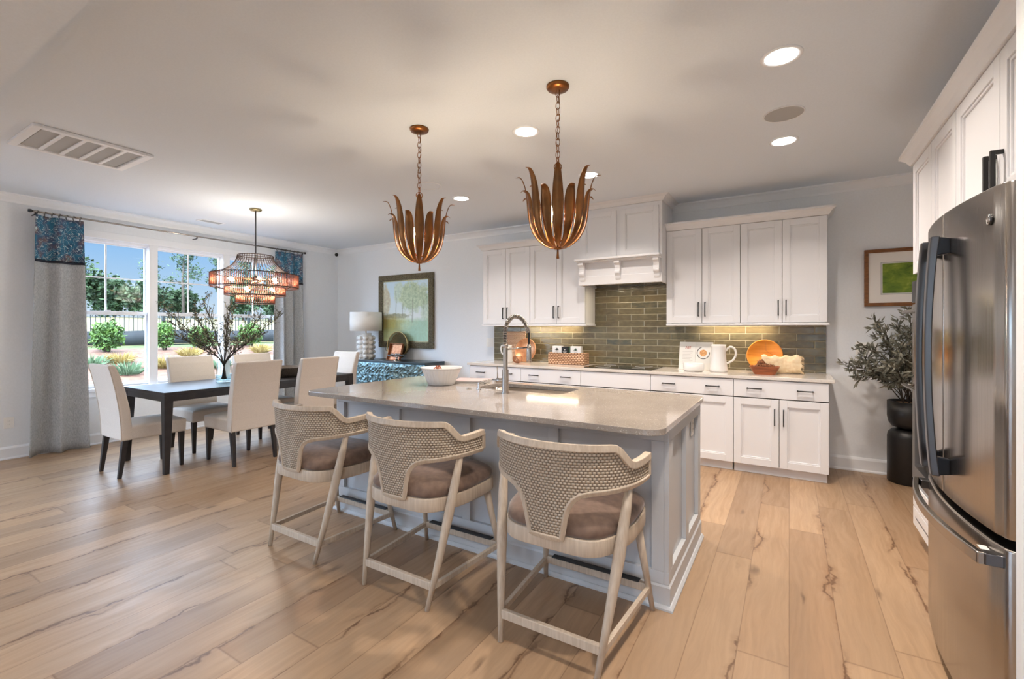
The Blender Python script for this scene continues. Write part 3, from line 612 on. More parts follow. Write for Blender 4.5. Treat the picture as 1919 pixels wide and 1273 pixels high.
# faucet
fx, fy, fz = -1.664, 2.671, .9145
r = thing('kitchen_faucet', 'tall spring-neck steel faucet standing behind the island sink', 'faucet', (fx, fy, fz))
MB().cyl((fx, fy, 0), .028, fz, fz+.006, 28).cyl((fx, fy, 0), .0235, fz+.006, 1.075, 28).build('base_column', 'nickel', r)
MB().cyl((fx, fy, 0), .0165, 1.075, 1.225, 28).lathe([(.0165, 1.225), (.02, 1.232), (.02, 1.245), (.013, 1.255), (.0001, 1.255)], (fx, fy, 0), 24).build('upper_column', 'nickel', r)
path = bez([(fx, fy, 1.25), (fx, fy, 1.335), (fx+.008, fy+.02, 1.40), (fx+.025, fy+.075, 1.44), (fx+.045, fy+.145, 1.425), (fx+.06, fy+.19, 1.37), (fx+.066, fy+.205, 1.325)], 60)
MB().tube(path, .0075, 10).build('hose', 'black', r)
coil = []; tot = len(path)-1; turns = 46
for i in range(turns*9+1):
    t = i/(turns*9)*tot; k_ = min(int(t), tot-1); p = path[k_].lerp(path[k_+1], t-k_); d = (path[k_+1]-path[k_]).normalized(); u = Vector((1, -.3, 0)); u = (u-d*u.dot(d)).normalized(); v_ = d.cross(u)
    a = 2*PI*i/9; coil.append(p+u*math.cos(a)*.0135+v_*math.sin(a)*.0135)
MB().tube(coil, .0027, 5).build('spring', 'nickel', r)
hx, hy = fx+.068, fy+.21
MB().cyl((hx, hy, 0), .008, 1.235, 1.33, 16).build('drop_hose', 'black', r)
MB().lathe([(.0001, 1.115), (.017, 1.115), (.0185, 1.13), (.0175, 1.20), (.0155, 1.235), (.009, 1.245), (.0001, 1.245)], (hx, hy, 0), 24).build('spray_head', 'nickel', r)
MB().tube([(fx, fy, 1.212), (hx, hy, 1.222)], .0055, 10).tube([(hx+.02*math.cos(t*PI/12), hy+.02*math.sin(t*PI/12), 1.222) for t in range(24)], .004, 8, True).build('docking_arm', 'nickel', r)
MB().tube([(fx, fy, 1.00), (fx-.062, fy-.02, 1.00)], .016, 16).tube([(fx-.052, fy-.017, 1.0), (fx-.055, fy-.018, 1.10)], [.004, .003], 8).build('lever_handle', 'nickel', r)
r = thing('soap_dispenser', 'small chrome soap dispenser beside the island sink', 'soap dispenser', (-1.93, 2.735, .9145))
MB().cyl((-1.93, 2.735, 0), .018, .9145, .921, 20).cyl((-1.93, 2.735, 0), .009, .921, .965, 16).build('pump_body', 'chrome', r)
MB().tube([(-1.93, 2.735, .962), (-1.905, 2.76, .974), (-1.88, 2.80, .982)], [.006, .005, .004], 10).build('spout', 'chrome', r)
tag(MB().lathe([(.0001, .9145), (.021, .9145), (.021, .919), (.016, .922), (.0001, .922)], (-2.01, 2.725, 0), 24).build('disposal_button', 'chrome'), 'round chrome button in the island top left of the soap dispenser', 'button')
o = thing('power_outlet', 'white outlet on the right end panel of the island', 'outlet', (IX1, 3.02, .75))
def outlet(root, F, a, h, w=.075, hh=.115, duplex=True, rockers=1):
    mb = MB(); fbox(mb, F, a-w/2, a+w/2, h-hh/2, h+hh/2, 0, .005); mb.build('cover_plate', 'plastic', root, bevel=.0015)
    for i in range(rockers):
        aa = a+(i-(rockers-1)/2)*.046; mb = MB(); fbox(mb, F, aa-.0165, aa+.0165, h-.033, h+.033, .005, .0075); rk = mb.build('receptacle' if duplex else 'rocker', 'plastic', root, bevel=.001)
        if duplex:
            mb = MB()
            for s in (-.017, .017):
                for e_ in (-.006, .006): fbox(mb, F, aa+e_-.001, aa+e_+.001, h+s-.005, h+s+.005, .0075, .0079)
            mb.build('slots', 'ink_dark', rk)
outlet(o, facing('x+', IX1+.001), 3.02, .752)
o = thing('power_outlet', 'white outlet low on the wall left of the curtain', 'outlet', (XL, 1.39, .377)); outlet(o, facing('x+', XL+.0005), 1.39, .377)
o = thing('light_switch', 'white double switch plate on the wall left of the tiles', 'switch', (-3.65, YW, 1.157)); outlet(o, facing('y-', YW-.0005), -3.65, 1.157, .118, .118, False, 2)
o = thing('light_switch', 'white switch plate on the wall behind the potted olive branches', 'switch', (.62, YW, 1.165)); outlet(o, facing('y-', YW-.0005), .625, 1.165, .165, .118, False, 3)

# ================================================================== FRIDGE WALL
def farc(y): return .512+((y-2.395)/.455)**2*.044
def door_poly(y0, y1, back, r=.022):
    n = 22; pts = [(back, y0)]
    for i in range(6): a = PI/2*i/5; pts.append((farc(y0)+r-r*math.sin(a), y0+r-r*math.cos(a)))
    for i in range(1, n): y = y0+r+(y1-y0-2*r)*i/n; pts.append((farc(y), y))
    for i in range(6): a = PI/2*i/5; pts.append((farc(y1)+r-r*math.cos(a), y1-r+r*math.sin(a)))
    pts.append((back, y1)); return [(x, y) for x, y in pts][::-1]
def stretch_r(y0, y1, back, ra, rb):
    """door outline with its own edge radius at each side"""
    n = 24; pts = [(back, y0)]
    for i in range(7): a = PI/2*i/6; pts.append((farc(y0)+ra-ra*math.sin(a), y0+ra-ra*math.cos(a)))
    for i in range(1, n): y = y0+ra+(y1-y0-ra-rb)*i/n; pts.append((farc(y), y))
    for i in range(7): a = PI/2*i/6; pts.append((farc(y1)+rb-rb*math.cos(a), y1-rb+rb*math.sin(a)))
    pts.append((back, y1)); return pts[::-1]
r = thing('refrigerator', 'stainless french door refrigerator with curved doors at the right edge', 'refrigerator', (.95, 2.395, 0))
MB().box(.645, 1.33, 1.95, 2.84, .03, 1.79).box(.66, 1.30, 1.97, 2.82, 0, .03).build('body', 'steel_dark', r, bevel=.004)
MB().box(.63, .648, 1.955, 2.835, .05, 1.775).build('door_gasket', 'black', r)
dn = MB().prism(stretch_r(1.942, 2.3915, .63, .03, .006), .722, 1.80, 'z', True).build('door', 'steel', r, bevel=.003)
df = MB().prism(stretch_r(2.3985, 2.848, .63, .006, .03), .722, 1.80, 'z', True).build('door', 'steel', r, bevel=.003)
dr = MB().prism(stretch_r(1.942, 2.848, .63, .03, .03), .062, .692, 'z', True).build('freezer_drawer', 'steel', r, bevel=.008, seg=3)
MB().box(.60, .70, 1.96, 2.02, 1.8005, 1.815).box(.60, .70, 2.77, 2.83, 1.8005, 1.815).build('hinge_cover', 'steel_dark', r, bevel=.004)
for dd, y in ((dn, 2.325), (df, 2.465)):
    mb = MB(); z0, z1 = .80, 1.705; w_ = .017; n = 28; ring = []
    for i in range(n+1):
        t = i/n; z = z0+(z1-z0)*t; bow = math.sin(PI*t)**.8; xo = .460-.020*bow; th = .026-.004*bow
        ring.append([(xo, y-w_, z), (xo+th, y-w_, z), (xo+th, y+w_, z), (xo, y+w_, z)])
    vs = [p for q in ring for p in q]; fs = [(0, 1, 2, 3), tuple(4*n+k for k in (3, 2, 1, 0))]
    for i in range(n):
        for k in range(4): fs.append((4*i+k, 4*i+4+k, 4*i+4+(k+1) % 4, 4*i+(k+1) % 4))
    mb.add(vs, fs); h = mb.build('handle', 'handle_steel', dd, bevel=.004, seg=3)
    mb = MB()
    for a, b_ in ((z0+.001, z0+.074), (z1-.074, z1-.001)):
        mb = MB(); mb.hexa([(.472, y-w_+.001, a), (.472, y+w_-.001, a), (farc(y)+.002, y+w_-.004, a+.008), (farc(y)+.002, y-w_+.004, a+.008)][::1], [(.472, y-w_+.001, b_), (.472, y+w_-.001, b_), (farc(y)+.002, y+w_-.004, b_-.008), (farc(y)+.002, y-w_+.004, b_-.008)])
        mb.build('handle_mount', 'mount_dark', dd, bevel=.004)
mb = MB(); ring = []; n = 28; y0, y1 = 1.968, 2.82; zc = .645
for i in range(n+1):
    t = i/n; y = y0+(y1-y0)*t; x = farc(y)-.052-.012*math.sin(PI*t)
    ring.append([(x, y, zc-.019), (x+.020, y, zc-.019), (x+.020, y, zc+.019), (x, y, zc+.019)])
vs = [p for q in ring for p in q]; fs = [(0, 1, 2, 3), tuple(4*n+k for k in (3, 2, 1, 0))]
for i in range(n):
    for k in range(4): fs.append((4*i+k, 4*i+4+k, 4*i+4+(k+1) % 4, 4*i+(k+1) % 4))
mb.add(vs, fs); h = mb.build('handle', 'steel', dr, bevel=.004)
MB().box(farc(y0)-.034, farc(y0)+.03, y0-.002, y0+.055, zc-.018, zc+.018).build('handle_mount', 'handle_steel', dr, bevel=.003); MB().box(farc(y1)-.034, farc(y1)+.004, y1-.055, y1, zc-.018, zc+.018).build('handle_mount', 'handle_steel', dr, bevel=.003)
MB().box(farc(2.0)-.030, farc(2.0)-.008, 2.0, 2.036, zc+.0182, zc+.0186).build('sticker', 'paper', dr)
bx = farc(2.02); bd = MB()
bd.tube([(bx-.004, 2.02, 1.70), (bx+.002, 2.02, 1.70)], .017, 24).build('badge', 'steel_dark', dn)
bd = MB(); bd.tube([(bx-.0045, 2.02+.014*math.cos(t*PI/12), 1.70+.014*math.sin(t*PI/12)) for t in range(24)], .0011, 6, True)
bd.tube(bez([(bx-.0045, 2.027, 1.704), (bx-.0045, 2.022, 1.708), (bx-.0045, 2.018, 1.70), (bx-.0045, 2.024, 1.694), (bx-.0045, 2.028, 1.70), (bx-.0045, 2.022, 1.70)], 20), .0009, 6)
bd.tube(bez([(bx-.0045, 2.012, 1.706), (bx-.0045, 2.018, 1.708), (bx-.0045, 2.016, 1.70), (bx-.0045, 2.018, 1.693), (bx-.0045, 2.012, 1.695)], 20), .0009, 6).build('badge_monogram', 'chrome', dn)
FX = .70; F = facing('x-', FX)
r = thing('over_fridge_cabinet', 'white double door cabinet above the refrigerator', 'cabinet', (FX, 2.43, 1.83))
MB().box(FX, XR-.002, 1.932, 2.965, 1.832, 2.40).build('body', 'cab', r)
MB().box(FX-.0015, FX+.0005, 1.95, 2.96, 1.84, 2.398).build('face_gap_shade', 'gap_shade', r)
F2 = facing('x-', FX-.0016)
leaf_door(F2, r, 1.94, 2.43, 1.842, 2.398, 2.43-.035, 1.945, .15, hw_=.015); leaf_door(F2, r, 2.43, 2.962, 1.842, 2.398, 2.43+.035, 1.945, .15, hw_=.015)
r = thing('oven_cabinet', 'tall white oven cabinet between the refrigerator and the potted branches', 'cabinet', (FX, 3.4, 0))
m_ = MB(); m_.box(FX, XR-.002, 2.966, 2.985, .10, 2.40).box(FX, XR-.002, 3.831, 3.85, .10, 2.40).box(FX, XR-.002, 2.985, 3.831, .10, .40).box(FX, XR-.002, 2.985, 3.831, 1.66, 2.40).box(XR-.03, XR-.002, 2.985, 3.831, .40, 1.66).build('body', 'cab', r)
MB().box(FX+.04, XR-.002, 2.966, 3.85, 0, .0995).build('toe_kick', 'cab', r)
MB().box(FX-.0015, FX+.0005, 2.97, 3.846, 1.70, 2.398).box(FX-.0015, FX+.0005, 2.97, 3.846, .11, .375).build('face_gap_shade', 'gap_shade', r)
leaf_door(F2, r, 2.966, 3.405, 1.703, 2.398, None, 0); leaf_door(F2, r, 3.405, 3.85, 1.703, 2.398, None, 0)
shaker(F2, 2.97, 3.846, .112, .225).build('drawer', 'cab', r, bevel=.002); shaker(F2, 2.97, 3.846, .232, .375).build('drawer', 'cab', r, bevel=.002)
r = thing('wall_oven', 'stainless double wall oven set into the tall white cabinet', 'oven', (FX, 3.4, .41))
MB().box(FX-.0, 1.25, 2.99, 3.826, .41, 1.65).build('body', 'steel_dark', r)
MB().box(FX-.028, FX-.001, 2.972, 3.844, 1.52, 1.655).build('control_panel', 'glassblack', r, bevel=.003)
for a, b_ in ((.405, 1.05), (1.06, 1.51)):
    d = MB().box(FX-.026, FX-.001, 2.972, 3.844, a, b_).build('door', 'steel', r, bevel=.003)
    MB().box(FX-.028, FX-.0262, 3.05, 3.766, a+.09, b_-.13).build('window', 'glassblack', d)
    MB().tube([(FX-.072, 3.0, b_-.05), (FX-.072, 3.816, b_-.05)], .012, 14).tube([(FX-.026, 3.03, b_-.05), (FX-.072, 3.03, b_-.05)], .008, 10).tube([(FX-.026, 3.786, b_-.05), (FX-.072, 3.786, b_-.05)], .008, 10).build('handle', 'steel', d)
m_ = MB().sweep([(-a, 2.401+h) for a, h in ccr], [(XR-.002, 3.852), (FX-.022, 3.852), (FX-.022, 1.935)]); struct(m_.build('trim_9', 'cab'))

# ================================================================== BAR STOOLS
def make_stool(label, loc, rz):
    r = thing('bar_stool', label, 'bar stool', loc, rz, 'woven back counter stools at the island')
    mk = lambda mb, nm, mt, **k: mb.build(nm, mt, r, world=False, **k)
    # D-shaped seat
    def outline(sc=1.0, n=64):
        out = []
        for i in range(n):
            a = 2*PI*i/n; c_, s_ = math.cos(a), math.sin(a); ex_ = .36; ey_ = .36 if s_ > 0 else .95
            out.append((.288*sc*math.copysign(abs(c_)**ex_, c_)*(1.0 if s_ > 0 else 1-.10*abs(s_)), -.015+(.282 if s_ > 0 else .262)*sc*math.copysign(abs(s_)**ey_, s_)))
        return out
    mk(MB().prism(outline(), .452, .520, 'z', True), 'seat_frame', 'stoolwood', bevel=.005)
    mb = MB(); n = 64; prof = [(.965, .521), (.985, .540), (.975, .558), (.93, .574), (.84, .588), (.66, .598), (.42, .604), (.18, .607)]
    o0 = outline(1.0, n); c0 = (0, -.01)
    vs = [(c0[0]+(x-c0[0])*k_, c0[1]+(y-c0[1])*k_, z) for k_, z in prof for x, y in o0]+[(0, -.01, .608)]
    fs = [(j*n+i, j*n+(i+1) % n, (j+1)*n+(i+1) % n, (j+1)*n+i) for j in range(len(prof)-1) for i in range(n)]
    L = len(vs)-1; fs += [((len(prof)-1)*n+i, (len(prof)-1)*n+(i+1) % n, L) for i in range(n)]; fs.append(tuple(range(n))[::-1])
    mk(mb.add(vs, fs, True), 'cushion', 'cushion')
    # curved back
    R = .335
    def plan(th): return (R*math.sin(th), .035-.325*max(math.cos(th), 0)**.72)
    def top(ax):
        # ax = |theta| in degrees
        if ax < 50: return .888-.004*(ax/50)
        if ax < 68: t = (ax-50)/18; t = t*t*(3-2*t); return .884-.078*t
        return .806+.010*(ax-68)/22
    def bot(x):
        pts = [(0, .515), (.068, .515), (.076, .55), (.085, .60), (.098, .645), (.117, .678), (.145, .70), (.19, .712), (.26, .720), (.34, .732)]
        for (a, za), (b_, zb) in zip(pts, pts[1:]):
            if x <= b_: return za+(zb-za)*(x-a)/(b_-a)
        return pts[-1][1]
    xs_ = [0, .03, .055, .068, .072, .076, .081, .084, .0875, .091, .096, .101, .109, .118, .131, .145, .165, .19, .215, .235, .25, .262, .273, .283, .292, .302, .312, .32, .327, .332, .3349]
    ths = [-math.asin(x/R) for x in xs_[::-1]]+[math.asin(x/R) for x in xs_[1:]]
    cols = []; arc = 0; last = None
    for th in ths:
        x, y = plan(th)
        if last: arc += math.hypot(x-last[0], y-last[1])
        last = (x, y); cols.append((x, y, arc, bot(abs(x)), top(abs(math.degrees(th)))))
    mb = MB(); nv = 14; uvs = []; nu = len(cols); lean = lambda z: -.03*max(0, (z-.52)/.37)
    def P(c, z, off=0.0):
        x, y = c[0], c[1]; L_ = math.hypot(x, y-.03) or 1
        return (x+off*x/L_, y+lean(z)*max(0, (1-abs(x)/R))**.5+off*(y-.03)/L_, z)
    vs = []; 
    for j in range(nv):
        for c in cols:
            z = c[3]+(c[4]-c[3])*j/(nv-1); vs.append(P(c, z)); uvs.append((c[2], z))
    mb.add(vs, [(j*nu+i, j*nu+i+1, (j+1)*nu+i+1, (j+1)*nu+i) for j in range(nv-1) for i in range(nu-1)], True); mb.uv = uvs
    bk = mk(mb, 'woven_back', 'weave', solid=.016)
    bl = [P(c, c[3]) for c in cols]+[P(c, c[4]) for c in cols[::-1]]
    mb = MB(); m_ = len(bl); wv_ = []; half = .0135; thick = .017
    q4 = dict(n=4, smooth=False, rot=PI/4)
    rimr = MB().tube([P(c, c[4]+.002, .002) for c in cols], .0215, **q4).tube([P(cols[0], cols[0][3]+(cols[0][4]-cols[0][3])*t/4) for t in range(5)], .018, **q4).tube([P(cols[-1], cols[-1][3]+(cols[-1][4]-cols[-1][3])*t/4) for t in range(5)], .018, **q4).tube([P(c, c[3]) for c in cols], .0165, **q4)
    mk(rimr, 'back_rim', 'stoolwood', bevel=.004)
    # legs
    for s in (-1, 1):
        mk(MB().tube([(s*.218, -.285, 0), (s*.247, -.236, .22), (s*.274, -.186, .45), (s*.290, -.150, .62), (s*.300, -.122, .742)], [.0115, .018, .0245, .021, .013], 14), 'leg', 'stoolwood')
        mk(MB().tube([(s*.288, .283, 0), (s*.262, .235, .23), (s*.238, .190, .452)], [.0115, .0165, .021], 14), 'leg', 'stoolwood')
        mk(MB().hexa([(s*.236-.010, -.255, .098), (s*.236+.010, -.255, .098), (s*.274+.010, .258, .098), (s*.274-.010, .258, .098)], [(s*.236-.010, -.255, .124), (s*.236+.010, -.255, .124), (s*.274+.010, .258, .124), (s*.274-.010, .258, .124)]), 'side_stretcher', 'stoolwood', bevel=.002)
    mk(MB().box(-.224, .224, -.273, -.251, .092, .130), 'rear_stretcher', 'stoolwood', bevel=.003)
    fr = mk(MB().box(-.268, .268, .248, .272, .096, .134), 'footrest', 'stoolwood', bevel=.003)
    fp = MB().box(-.232, .232, .240, .276, .1345, .142).build('footrest_plate', 'black', fr, world=False, bevel=.003); fp['label'] = 'black metal kick plate'
    return r
st = make_stool('woven-back bar stool nearest the refrigerator, by the right end of the island', (-.852, 1.965, 0), 0)
dup(st, (-1.708, 1.965, 0), 0, 'middle woven-back bar stool of the three along the island')
dup(st, (-2.560, 1.965, 0), 0, 'woven-back bar stool nearest the dining table, by the left end of the island')

# ================================================================== DINING
TX, TY = -5.393, 3.055
r = thing('dining_table', 'long espresso wood dining table by the window', 'table', (TX, TY, 0))
hw, hl = .447, 1.075
MB().box(TX-hw, TX+hw, TY-hl, TY+hl, .728, .76).build('tabletop', 'darkwood', r, bevel=.003)
ap = MB(); ap.box(TX-hw+.075, TX+hw-.075, TY-hl+.004, TY-hl+.028, .672, .728).box(TX-hw+.075, TX+hw-.075, TY+hl-.028, TY+hl-.004, .672, .728).box(TX-hw+.004, TX-hw+.028, TY-hl+.075, TY+hl-.075, .672, .728).box(TX+hw-.028, TX+hw-.004, TY-hl+.075, TY+hl-.075, .672, .728)
ap.build('apron', 'darkwood', r)
for sx in (-1, 1):
    for sy in (-1, 1):
        X0, Y0 = TX+sx*hw, TY+sy*hl; q = lambda w_, z: sorted([X0, X0-sx*w_])+sorted([Y0, Y0-sy*w_])+[z]
        a = q(.042, 0); b_ = q(.076, .728); sq = lambda t: [(t[0], t[2], t[4]), (t[1], t[2], t[4]), (t[1], t[3], t[4]), (t[0], t[3], t[4])]
        MB().hexa(sq(a), sq(b_)).build('leg', 'darkwood', r, bevel=.002)
def make_chair(label, loc, rz):
    r = thing('dining_chair', label, 'dining chair', loc, rz, 'upholstered chairs round the dining table')
    mk = lambda mb, nm, mt, **k: mb.build(nm, mt, r, world=False, **k)
    mb = MB(); n = 14; vs = []
    seat = MB(); nu = nv = 16
    top_ = [((i/(nu-1)-.5)*.475, -.21+j/(nv-1)*.48, .462+.022*(max(0, math.sin(PI*i/(nu-1)))*max(0, math.sin(PI*j/(nv-1))))**.45) for j in range(nv) for i in range(nu)]
    botm = [((i/(nu-1)-.5)*.47, -.21+j/(nv-1)*.475, .335) for j in range(nv) for i in range(nu)]
    fs = []
    for j in range(nv-1):
        for i in range(nu-1): a = j*nu+i; fs += [(a, a+1, a+nu+1, a+nu)]
    N_ = nu*nv; fs += [tuple(N_+k_ for k_ in f[::-1]) for f in fs]
    edge = [i for i in range(nu)]+[j*nu+nu-1 for j in range(1, nv)]+[(nv-1)*nu+i for i in range(nu-2, -1, -1)]+[j*nu for j in range(nv-2, 0, -1)]
    for a, b_ in zip(edge, edge[1:]+edge[:1]): fs.append((N_+a, N_+b_, b_, a))
    seat.add(top_+botm, fs); mk(seat, 'seat', 'linen', bevel=.018, seg=4)
    # raked slab back, tapering to the top
    bk = MB(); prof = [(.335, -.255, .085), (.45, -.258, .085), (.62, -.272, .082), (.80, -.300, .074), (.95, -.332, .062), (1.028, -.352, .052)]
    ring = []
    for z, y, t in prof:
        w_ = .2375+.004*(z-.33); ring += [(-w_, y, z), (w_, y, z), (w_, y+t, z), (-w_, y+t, z)]
    fs = [(0, 3, 2, 1), tuple(4*(len(prof)-1)+k_ for k_ in range(4))]
    for i in range(len(prof)-1):
        for k_ in range(4): fs.append((4*i+k_, 4*i+(k_+1) % 4, 4*i+4+(k_+1) % 4, 4*i+4+k_))
    bk.add(ring, fs); b2 = mk(bk, 'backrest', 'linen', bevel=.016, seg=4)
    for s in (-1, 1): MB().tube([(s*(.2375+.004*(z-.33)-.006), y-.0005, z-(.006 if z > 1 else 0)) for z, y, t in prof], .0035, 6).build('piping', 'linen', b2, world=False)
    for s in (-1, 1):
        mk(MB().taper((s*.205, .235, 0), (s*.205, .232, .335), .028, .044), 'leg', 'darkwood', bevel=.002)
        mk(MB().taper((s*.208, -.262, 0), (s*.208, -.222, .335), .028, .044), 'leg', 'darkwood', bevel=.002)
    return r
ch = make_chair('pale upholstered chair at the near end of the dining table, beside the curtain', (-5.385, 1.985, 0), 0)
dup(ch, (-4.915, 2.66, 0), PI/2, 'pale upholstered chair with its back to the island, nearer the camera of the two')
dup(ch, (-4.915, 3.37, 0), PI/2, 'pale upholstered chair with its back to the island, nearer the sideboard of the two')
dup(ch, (-5.775, 2.70, 0), -PI/2, 'pale upholstered chair on the window side of the table, left of the vase')
dup(ch, (-5.775, 3.43, 0), -PI/2, 'pale upholstered chair on the window side of the table, seen behind the vase')
dup(ch, (-5.43, 4.10, 0), PI, 'pale upholstered chair at the far end of the table, in front of the lamp')
# vase and branches
VX, VY = -5.405, 2.735
r = thing('glass_vase', 'clear glass vase holding bare branches on the dining table', 'vase', (VX, VY, .7605))
MB().lathe([(.0001, .7605), (.072, .7605), (.078, .77), (.08, .85), (.074, .93), (.068, 1.01), (.064, 1.01), (.069, .93), (.075, .85), (.073, .782), (.0001, .78)], (VX, VY, 0), 36).build('vessel', 'vaseglass', r)
MB().lathe([(.0001, .782), (.071, .784), (.0735, .83), (.0001, .83)], (VX, VY, 0), 30).build('water', 'water', r)
def leafquad(mb, p, size, rnd, flat=.0, asp=.42):
    d = Vector((rnd.uniform(-1, 1), rnd.uniform(-1, 1), rnd.uniform(-1, 1)*(1-flat))).normalized(); s_ = d.orthogonal().normalized(); a = rnd.uniform(0, 2*PI); s_ = (s_*math.cos(a)+d.cross(s_)*math.sin(a))
    L = size*rnd.uniform(.7, 1.3); n_ = d.cross(s_)*L*.12
    p = Vector(p); mb.add([p, p+d*L*.5+s_*L*asp*.5+n_, p+d*L, p+d*L*.5-s_*L*asp*.5+n_], [(0, 1, 2, 3)])
rnd = random.Random(11)
# each branch: tip offset in the plane facing the camera (right, up) plus depth
BR = [(-.66, .46, .05, 'longest branch leaning left toward the curtain'), (-.56, .60, -.18, 'tall branch leaning up left over the window post'), (-.33, .74, .12, 'branch rising left of centre in the vase'),
      (-.50, .30, -.08, 'low branch drooping left over the window-side chair'), (.04, .72, .15, 'upright branch rising to the chandelier'), (.13, .62, -.1, 'branch under the chandelier rim right of the upright one'),
      (.36, .50, .1, 'branch leaning right in front of the window'), (.69, .54, -.04, 'longest branch reaching right to the far curtain'), (.52, .32, -.15, 'low branch leaning right with brown leaves'), (-.20, .55, -.2, 'short branch in the middle left of the vase')]
er, ef = Vector((.856, .516, 0)), Vector((-.516, .856, 0))
for k_, (dx, dz, dd, lab) in enumerate(BR):
    r = thing('branch', 'dark leafy '+lab, 'branch', (VX, VY, .79), group='branches in the glass vase')
    base = Vector((VX, VY, .792))-er*dx*.035-ef*dd*.05; neck = Vector((VX, VY, 1.0))+er*dx*.055+ef*dd*.06
    mid = neck+er*dx*.42+ef*dd*.5+Vector((0, 0, dz*.47)); tip = Vector((VX, VY, 1.0))+er*dx+ef*dd+Vector((0, 0, dz*.98)); 
    P = bez([base, neck, mid, tip], 30); st_ = MB(); lf = MB(); m_ = len(P)
    st_.tube(P, [.0075-.0055*i/m_ for i in range(m_)], 6)
    for i in range(13, m_-1):
        for _k in range(2):
            p = P[i]; d = (P[i+1]-P[i]).normalized(); o_ = Vector((rnd.uniform(-1, 1), rnd.uniform(-1, 1), rnd.uniform(-.5, 1.2))).normalized(); q = (d*.8+o_).normalized(); L = rnd.uniform(.09, .25)*(1.15-.6*i/m_)
            tw = [p, p+q*L*.5+Vector((0, 0, .008)), p+q*L+Vector((0, 0, .022))]; st_.tube(tw, [.003, .0022, .0012], 5)
            for _ in range(7):
                t = rnd.uniform(.3, 1); leafquad(lf, p+q*L*t+Vector((0, 0, .02*t)), .024, rnd)
    for _ in range(20): leafquad(lf, P[rnd.randint(m_*2//3, m_-1)], .03, rnd)
    st_.build('stem', 'bark', r); lf.build('leaves', 'branch_leaf', r)
# woven tray on the table
r = thing('wicker_tray', 'dark woven serving basket with loop handles on the dining table', 'basket', (-5.36, 3.42, .7605))
MB().lathe([(.0001, .7605), (.15, .7605), (.19, .80), (.235, .875), (.243, .882), (.236, .884), (.185, .805), (.148, .77), (.0001, .77)], (-5.36, 3.42, 0), 40).build('woven_body', 'darkbasket', r)
for s in (-1, 1): MB().tube([(-5.36+s*er.x*.235+er.x*s*.02*math.sin(t*PI/12)-er.y*.075*math.cos(t*PI/12), 3.42+s*er.y*.235+er.x*.075*math.cos(t*PI/12), .876+.075*math.sin(t*PI/12)) for t in range(13)], .007, 8).build('handle', 'black', r)
# chandelier
CX, CY = -5.35, 3.06
r = thing('chandelier', 'tiered copper rod chandelier hanging over the dining table', 'chandelier', (CX, CY, ZC))
MB().lathe([(.0001, ZC-.001), (.066, ZC-.001), (.066, ZC-.012), (.055, ZC-.024), (.0001, ZC-.024)], (CX, CY, 0), 28).build('canopy', 'antique_brass', r)
MB().tube([(CX, CY, ZC-.02), (CX, CY, 1.95)], .0075, 10).build('stem', 'steel_dark', r)
ch_ = MB()
def ringt(mb, rad, z, t=.005, n=48): mb.tube([(CX+rad*math.cos(2*PI*i/n), CY+rad*math.sin(2*PI*i/n), z) for i in range(n)], t, 6, True)
cg = MB(); ringt(cg, .185, 2.205); ringt(cg, .185, 2.18, .003)
for i in range(44):
    a = 2*PI*i/44; cg.tube([(CX+p.x*math.cos(a), CY+p.x*math.sin(a), p.y) for p in bez([(.185, 2.205, 0), (.205, 2.14, 0), (.26, 2.07, 0), (.34, 2.02, 0), (.455, 1.985, 0)], 12)], .003, 5)
cg.build('flared_crown', 'darkbronze', r)
for nm, rad, z0, z1, cnt in (('upper_tier', .457, 1.835, 1.985, 130), ('middle_tier', .315, 1.742, 1.835, 92), ('lower_tier', .20, 1.648, 1.742, 60)):
    mb = MB()
    for i in range(cnt): a = 2*PI*i/cnt; mb.tube([(CX+rad*math.cos(a), CY+rad*math.sin(a), z0), (CX+rad*math.cos(a), CY+rad*math.sin(a), z1)], .0031, 5)
    t_ = mb.build(nm, 'copperrod', r); mb = MB(); ringt(mb, rad, z0); ringt(mb, rad, z1); mb.build('ring', 'darkbronze', t_)
sk = MB()
for i in range(3): a = 2*PI*i/3+.4; sk.tube([(CX+.457*math.cos(a), CY+.457*math.sin(a), 1.838), (CX+.20*math.cos(a), CY+.20*math.sin(a), 1.742)], .0035, 6)
sk.build('tier_brackets', 'bronze', r)
MB().sphere((CX, CY, 1.935), .034).build('hub', 'darkbronze', r)
for i in range(9):
    a = 2*PI*i/9+.3; up_ = i % 3 != 1; z1 = 1.925 if up_ else 1.83; q = .23 if up_ else .15; e_ = Vector((math.cos(a)*q, math.sin(a)*q, z1-1.935)); c0 = Vector((CX, CY, 1.935)); d = e_.normalized()
    arm = MB().tube([c0, c0+e_], .005, 8).tube([c0+e_*.85, c0+e_], .011, 10).build('arm', 'bronze', r)
    mb = MB(); mb.tube([c0+e_, c0+e_+d*.02, c0+e_+d*.045, c0+e_+d*.062], [.009, .016, .014, .004], 12); mb.build('bulb', 'bulb', arm)
lamp('chandelier_glow', 'POINT', (0, 0, 1.9-ZC), 28, (1, .92, .82), r, shadow_soft_size=.16)

